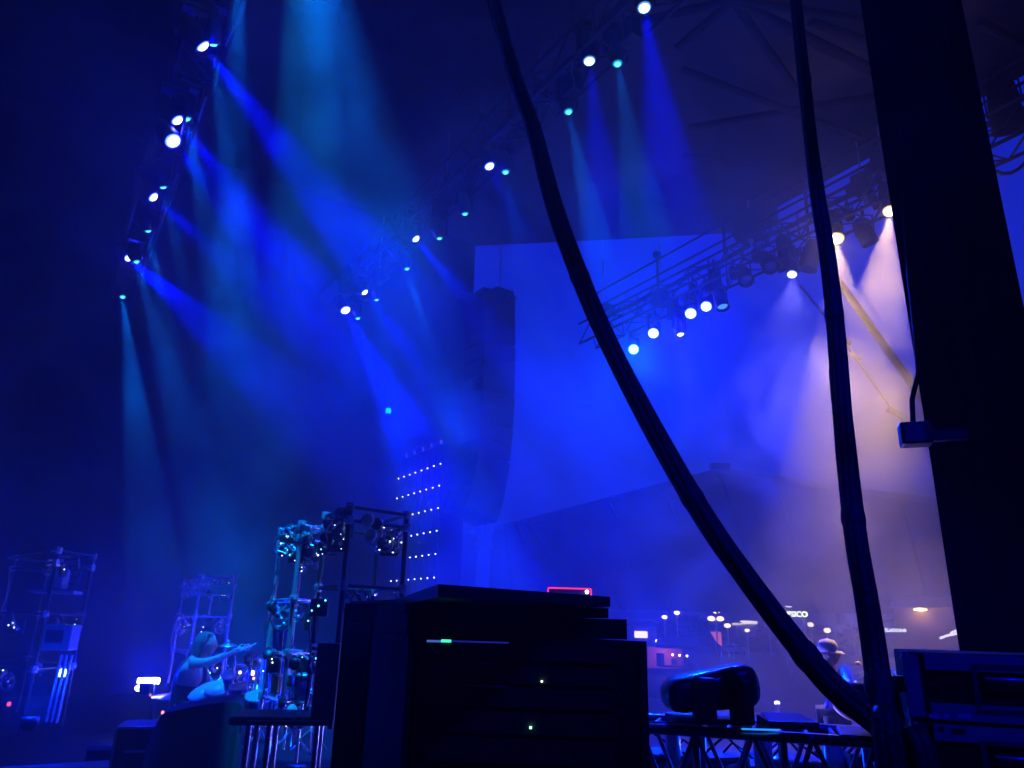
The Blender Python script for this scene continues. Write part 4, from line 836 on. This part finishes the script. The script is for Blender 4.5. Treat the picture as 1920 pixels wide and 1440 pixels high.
def tent(label, x, y, d, w_, h_, m, rz=.2, grp='tents on the far grounds'):
    p = at(x, y, d); t = thing('tent', label, 'tent', p, rz, grp)
    MB().lathe([(w_ * .72, -h_ * .55), (w_ * .3, -h_ * .28), (w_ * .08, -.05), (.001, 0)], (0, 0, 0), (0, 0, 1), 4, False).build('canopy', m, t)
    for sx in (-1, 1):
        for sy in (-1, 1): MB().tube([(sx * w_ * .48, sy * w_ * .48, -h_ * .55), (sx * w_ * .48, sy * w_ * .48, -p.z - 1.6)], .06, 5).build('pole', M_colw, t)
tent('pale pointed tent left of the orange-lit stall', 1237, 1195, 95, 2.6, 2.6, M_tent, .5)
tent('second pale tent low behind the parked vans', 1375, 1205, 110, 2.4, 1.8, M_tent, .5)
fw = MB().box(at(1278, 1203, 100), (4.2, .3, 1.1), .1).build('site_wall', M_wall); tag(fw, 'long pale low wall right of the pointed tent', 'wall')
sl = thing('food_stall', 'stall glowing orange under three lamps', 'stall', at(1257, 1234, 60), .25)
MB().box((0, .9, 0), (2.9, .1, 1.5)).box((0, 0, .8), (3.0, 2, .08)).build('shell', mat('orange_canvas', (.45, .16, .06), .7), sl)
MB().hexa([Vector(q) for q in ((-1.6, -1.3, .72), (1.6, -1.3, .62), (1.6, -.9, .66), (-1.6, -.9, .76), (-1.6, -1.3, .80), (1.6, -1.3, .70), (1.6, -.9, .84), (-1.6, -.9, .94))]).build('awning', mat('stall_awning', (.2, .12, .14), .8), sl); MB().box((.2, -.6, -.55), (2.6, .5, .12)).box((.9, -.5, -.2), (.3, .3, .6)).box((-1.0, -.4, -.1), (.5, .3, .9)).build('counter', M_roof, sl)
for x in (-.2, .35, .95): MB().ball((x, -.8, .25 - .05 * x), .08, 8).build('bulb', glow('stall_bulb', (1, .7, .4), 10), sl)
MB().box((-.15, -.9, -.2), (.45, .06, .42)).build('menu_board', M_black, sl)
lgt = bpy.data.lights.new('stall_light', 'POINT'); lgt.energy = 45; lgt.color = (1, .42, .12); lgt.shadow_soft_size = .3; lo = bpy.data.objects.new('stall_light', lgt); C.objects.link(lo); lo.parent = sl; lo.location = (0, -.3, .4)
bn = thing('banner', 'pink triangular banner under the three-headed lamp', 'banner', at(1344, 1198, 70), .1)
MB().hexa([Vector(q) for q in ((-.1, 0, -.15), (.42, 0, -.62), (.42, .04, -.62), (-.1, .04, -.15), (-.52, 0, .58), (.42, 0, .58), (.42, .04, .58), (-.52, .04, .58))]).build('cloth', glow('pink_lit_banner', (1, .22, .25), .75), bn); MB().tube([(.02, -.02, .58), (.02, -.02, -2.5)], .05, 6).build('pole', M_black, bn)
for i, (x, l) in enumerate([(1367, 'left pale van parked beyond the pink banner'), (1382, 'right pale van parked beyond the pink banner')]):
    vn = thing('parked_van', l, 'van', at(x, 1218, 85), .3 * i, 'pale vans parked on the far grounds')
    MB().rbox((0, 0, 0), (1.0, 1.7, .5), .12).rbox((-.02, .1, .3), (.85, 1.2, .35), .12).build('body', M_tent, vn)
    for sx in (-.45, .45):
        for sy in (-.55, .55): MB().lathe([(.17, -.06), (.18, 0), (.17, .06)], (sx, sy, -.25), (1, 0, 0), 12).build('wheel', M_rubber, vn)
    MB().box((0, -.52, .32), (.7, .04, .2)).build('windscreen', M_blens, vn)
def kiosk(label, x, y, d, w_, h_, st_, col=(1, .85, .65)):
    k = thing('kiosk', label, 'kiosk', at(x, y, d), .1, 'lit kiosks on the far grounds')
    MB().box((0, 0, 0), (w_, 1.2, h_)).build('light_box', glow('kiosk%g' % st_, col, st_), k); MB().box((0, 0, h_ * .5 + .08), (w_ * 1.1, 1.6, .12)).build('roof', M_roof, k); MB().box((0, .2, -h_ * .5 - .9), (w_ * .8, 1, 1.7)).build('wall', M_wall, k)
kiosk('bright white kiosk right of the single lamp', 1404, 1167, 120, 2.1, .45, 3); kiosk('small dim kiosk left of the bright white one', 1382, 1170, 120, 1.0, .3, 1.5); kiosk('yellow lit kiosk half hidden by the swooping cable', 1476, 1195, 75, .9, .35, 3, (1, .9, .4)); kiosk('pale kiosk high beside the straight cable', 1576, 1142, 110, .9, .35, .5, (.7, .7, 1))
def text(name, body, p, size, m, parent, rz=0, depth=.02):
    cu = bpy.data.curves.new(name, 'FONT'); cu.body = body; cu.size = size; cu.extrude = depth; cu.offset = size * .02; cu.align_x = 'CENTER'; cu.align_y = 'CENTER'
    tmp = bpy.data.objects.new('tmp_' + name, cu); C.objects.link(tmp); dg = bpy.context.evaluated_depsgraph_get(); me = bpy.data.meshes.new_from_object(tmp.evaluated_get(dg)); bpy.data.objects.remove(tmp)
    me.materials.clear(); me.materials.append(m); o = bpy.data.objects.new(name, me); C.objects.link(o); o.parent = parent; o.location = p; o.rotation_euler = (R(90), 0, rz); return o
sg = thing('illuminated_sign', 'glowing white sign letters right of the swooping cable', 'sign', at(1488, 1152, 78), -.3)
text('letters', 'PEPSICO', (0, -.1, 0), .66, glow('sign_letters', (.95, 1, .7), 9), sg, 0, .05); MB().box((0, .15, 0), (2.6, .1, .6)).build('backing', M_roof, sg); 
for x in (-.9, .9): MB().tube([(x, .2, -.3), (x, .2, -4.5)], .06, 6).build('pole', M_colw, sg)
MB().box((-.4, 0, .7), (.55, .1, .09)).build('top_light', glow('street8', (1, .85, .6), 8), sg)
sg = thing('illuminated_sign', 'small white sign letters right of the straight cable', 'sign', at(1673, 1182, 60), -.45)
text('letters', 'ELADIONS', (.2, -.06, 0), .28, glow('sign_letters2', (.9, .95, 1), 3), sg, 0, .02); MB().lathe([(.001, -.02), (.1, -.02), (.1, .02), (.001, .02)], (-.68, -.06, 0), (0, -1, 0), 12).build('emblem', glow('sign_emblem', (.6, 1, .9), 2), sg); MB().box((0, .05, 0), (1.9, .05, .4)).build('backing', mat('sign_backing', (.15, .14, .2), .7), sg)
for x in (-.8, .8): MB().tube([(x, .08, -.2), (x, .08, -3)], .04, 6).build('pole', M_colw, sg)
mq = thing('marquee', 'large pale marquee with one orange lamp left of the tower', 'tent', at(1733, 1165, 60), -.45)
MB().prism([(-1.8, 0), (1.9, 0), (1.9, 3), (-1.8, 3)], -3, .9).build('wall', mat('pale_canvas', (.22, .17, .17), .8), mq)
MB().hexa([Vector(q) for q in ((-2, -.3, .9), (2.1, -.3, .9), (2.1, 3.2, .9), (-2, 3.2, .9), (-1.9, 1.2, 1.7), (2.0, 1.2, 1.7), (2.0, 1.6, 1.7), (-1.9, 1.6, 1.7))]).build('canopy', M_tent, mq)
MB().ball((-.15, -.35, .75), .16, 10, (2.6, .8, .6)).build('lamp', glow('orange_lamp', (1, .6, .12), 14), mq)
lgt = bpy.data.lights.new('marquee_light', 'POINT'); lgt.energy = 70; lgt.color = (1, .5, .15); lgt.shadow_soft_size = .2; lo = bpy.data.objects.new('marquee_light', lgt); C.objects.link(lo); lo.parent = mq; lo.location = (-.1, -.8, .6)
o = MB().tube([at(1762, 1197, 45), at(1775, 1192, 45), at(1785, 1190, 45), at(1800, 1186, 45)], .06, 6).tube([at(1782, 1187, 45), at(1800, 1179, 45)], .05, 6).build('light_tube', glow('tube_white', (.9, .8, .9), 1.6)); tag(o, 'bright white crooked tubes at the foot of the tower edge', 'light tube')
o = MB().tube([at(1648, 1168, 58), at(1668, 1163, 58), at(1690, 1155, 58)], .035, 6).build('rope', mat('pale_rope', (.28, .27, .30), .7)); tag(o, 'thin pale rope rising to the marquee', 'rope')
rsn = thing('info_screen', 'red-rimmed screen just behind the rack board', 'screen', at(1068, 1120, 9), 0)
fr = MB()
for c_, d_ in (((0, 0, .10), (.50, .02, .016)), ((-.25, 0, 0), (.014, .02, .2)), ((.25, 0, 0), (.014, .02, .2)), ((0, 0, -.10), (.5, .02, .016))): fr.box(c_, d_)
fr.build('frame', glow('red_rim', (1, .03, .2), 1.5), rsn); MB().box((0, .02, 0), (.48, .02, .19)).build('panel', mat('screen_panel', (.03, .02, .08), .3), rsn); MB().ball((.2, -.02, .065), .022, 8).build('lamp', glow('street8', (1, .85, .6), 8), rsn); MB().tube([(0, .04, -.1), (0, .04, -1.6)], .03, 6).build('stand', M_black, rsn)
# ------------------------------------------------------------------ air
for k, (p, e, c_) in enumerate([(at(277, 1270, 9.4), 120, (0, .003, 1)), (at(60, 1330, 8.0), 60, (0, .02, 1)), (at(1440, 1430, 4.9), 20, (0, .03, 1)), (at(560, 1420, 7.0), 15, (0, .03, 1)), (at(528, 1250, 8.4), 40, (0, .01, 1)), (at(430, 1300, 9.8), 20, (0, .02, 1)), (at(1440, 1436, 9.5), 260, (.12, .12, 1)), (at(1600, 1436, 11), 200, (.2, .17, 1))]):  # the last two floods are unseen, added to brighten the low smoke
    fw_ = thing('floor_light', ['blue floor lamp in the haze behind the drummer', 'blue floor lamp under the far-left rack', 'blue floor lamp behind the low truss', 'blue floor lamp behind the black table', 'blue lamp behind the cable-hung rack tower', 'blue lamp behind the drums right of the drummer', 'blue floor flood behind the low truss, lighting the smoke', 'lilac floor flood behind the cable crossing, lighting the smoke'][k], 'lamp', p, 0)
    MB().lathe([(.05, -.1), (.07, -.06), (.07, 0), (.001, 0)], (0, 0, -.06), (0, 0, 1), 12).build('housing', M_fixture, fw_)
    l_ = bpy.data.lights.new('floor_glow', 'POINT'); l_.color = c_; l_.energy = e; l_.shadow_soft_size = .05; lo = bpy.data.objects.new('floor_glow', l_); C.objects.link(lo); lo.parent = fw_; lo.location = (0, 0, .06)
def volume_mat(name, dens, col=(1, 1, 1), aniso=.2, noise=None):
    m = bpy.data.materials.new(name); m.use_nodes = True; n = m.node_tree; n.nodes.clear()
    v = n.nodes.new('ShaderNodeVolumePrincipled'); v.inputs['Color'].default_value = (*col, 1); v.inputs['Density'].default_value = dens; v.inputs['Anisotropy'].default_value = aniso
    o = n.nodes.new('ShaderNodeOutputMaterial'); n.links.new(v.outputs[0], o.inputs['Volume'])
    if noise:
        tc = n.nodes.new('ShaderNodeTexCoord'); t = n.nodes.new('ShaderNodeTexNoise'); t.inputs['Scale'].default_value = noise[0]; t.inputs['Detail'].default_value = 5; t.inputs['Distortion'].default_value = 1.2
        r = n.nodes.new('ShaderNodeMapRange'); r.inputs[1].default_value = noise[1]; r.inputs[2].default_value = noise[2]; r.inputs[3].default_value = noise[3]*dens; r.inputs[4].default_value = dens
        n.links.new(tc.outputs['Object'], t.inputs['Vector']); n.links.new(t.outputs['Fac'], r.inputs[0]); sp_ = n.nodes.new('ShaderNodeSeparateXYZ'); n.links.new(tc.outputs['Object'], sp_.inputs[0])   # the smoke hangs high upstage and thins towards the deck there
        zf = n.nodes.new('ShaderNodeMapRange'); zf.inputs[1].default_value = -.6; zf.inputs[2].default_value = 1.8; zf.inputs[3].default_value = .04; n.links.new(sp_.outputs['Z'], zf.inputs[0])
        xf = n.nodes.new('ShaderNodeMapRange'); xf.inputs[1].default_value = -1; xf.inputs[2].default_value = 5; xf.inputs[3].default_value = 0; xf.inputs[4].default_value = 1.15; n.links.new(sp_.outputs['X'], xf.inputs[0])
        mx_ = n.nodes.new('ShaderNodeMath'); mx_.operation = 'MAXIMUM'; n.links.new(zf.outputs[0], mx_.inputs[0]); n.links.new(xf.outputs[0], mx_.inputs[1])
        pr_ = n.nodes.new('ShaderNodeMath'); pr_.operation = 'MULTIPLY'; n.links.new(r.outputs[0], pr_.inputs[0]); n.links.new(mx_.outputs[0], pr_.inputs[1]); yf = n.nodes.new('ShaderNodeMapRange'); yf.inputs[1].default_value = -6.5; yf.inputs[2].default_value = -2.5; yf.inputs[3].default_value = .12; n.links.new(sp_.outputs['Y'], yf.inputs[0])
        p2 = n.nodes.new('ShaderNodeMath'); p2.operation = 'MULTIPLY'; n.links.new(pr_.outputs[0], p2.inputs[0]); n.links.new(yf.outputs[0], p2.inputs[1]); n.links.new(p2.outputs[0], v.inputs['Density'])
    else:
        m.cycles.homogeneous_volume = True
    return m
hz = MB(); hz.box((0, 0, 12), (1900, 1900, 30))
tag(hz.build('haze', volume_mat('haze_air', .0015)), 'thin even haze filling the air', kind='stuff')

if True:
    sm = MB(); sm.box((0, 0, 5.6), (17.5, 26, 11.5))
    tag(sm.build('stage_smoke', volume_mat('smoke_air', .062, noise=(.30,.47,.63,.07)), loc=S(7.5, 6.5, 0), rotz=TH), 'smoke drifting over the stage', 'smoke', kind='stuff')

def puff(p, size, dens, seed, label):
    bm = bmesh.new(); bmesh.ops.create_icosphere(bm, subdivisions=3, radius=1); m = MB()
    m.add([(v.co.x * size[0], v.co.y * size[1], v.co.z * size[2]) for v in bm.verts], [[v.index for v in f.verts] for f in bm.faces], True); bm.free()
    mt = bpy.data.materials.new('puff_air'); mt.use_nodes = True; n = mt.node_tree; n.nodes.clear()
    v = n.nodes.new('ShaderNodeVolumePrincipled'); v.inputs['Anisotropy'].default_value = .2; o_ = n.nodes.new('ShaderNodeOutputMaterial'); n.links.new(v.outputs[0], o_.inputs['Volume'])
    tc = n.nodes.new('ShaderNodeTexCoord'); mp_ = n.nodes.new('ShaderNodeMapping'); mp_.inputs['Location'].default_value = (seed, seed * 2, 0)
    t = n.nodes.new('ShaderNodeTexNoise'); t.inputs['Scale'].default_value = .55; t.inputs['Detail'].default_value = 4; t.inputs['Distortion'].default_value = 1.0
    n.links.new(tc.outputs['Object'], mp_.inputs[0]); n.links.new(mp_.outputs[0], t.inputs['Vector'])
    sc_ = n.nodes.new('ShaderNodeVectorMath'); sc_.operation = 'DIVIDE'; sc_.inputs[1].default_value = size; n.links.new(tc.outputs['Object'], sc_.inputs[0])
    ln = n.nodes.new('ShaderNodeVectorMath'); ln.operation = 'LENGTH'; n.links.new(sc_.outputs[0], ln.inputs[0])
    r1 = n.nodes.new('ShaderNodeMapRange'); r1.inputs[1].default_value = 1; r1.inputs[2].default_value = .1; n.links.new(ln.outputs['Value'], r1.inputs[0])
    r2 = n.nodes.new('ShaderNodeMapRange'); r2.inputs[1].default_value = .46; r2.inputs[2].default_value = .62; n.links.new(t.outputs['Fac'], r2.inputs[0])
    mu_ = n.nodes.new('ShaderNodeMath'); mu_.operation = 'MULTIPLY'; n.links.new(r1.outputs[0], mu_.inputs[0]); n.links.new(r2.outputs[0], mu_.inputs[1])
    m2 = n.nodes.new('ShaderNodeMath'); m2.operation = 'MULTIPLY'; m2.inputs[1].default_value = dens; n.links.new(mu_.outputs[0], m2.inputs[0]); n.links.new(m2.outputs[0], v.inputs['Density'])
    tag(m.build('smoke', mt, loc=p), label, 'smoke', kind='stuff')
puff(atV(1610, 860, 12.0), (3.0, 2.6, 2.4), 1.2, 3.1, 'warm-lit cloud of smoke right of the straight cable')
puff(atV(1480, 1080, 13.5), (4.6, 3.2, 2.8), .9, 7.7, 'lilac cloud of smoke over the low truss')
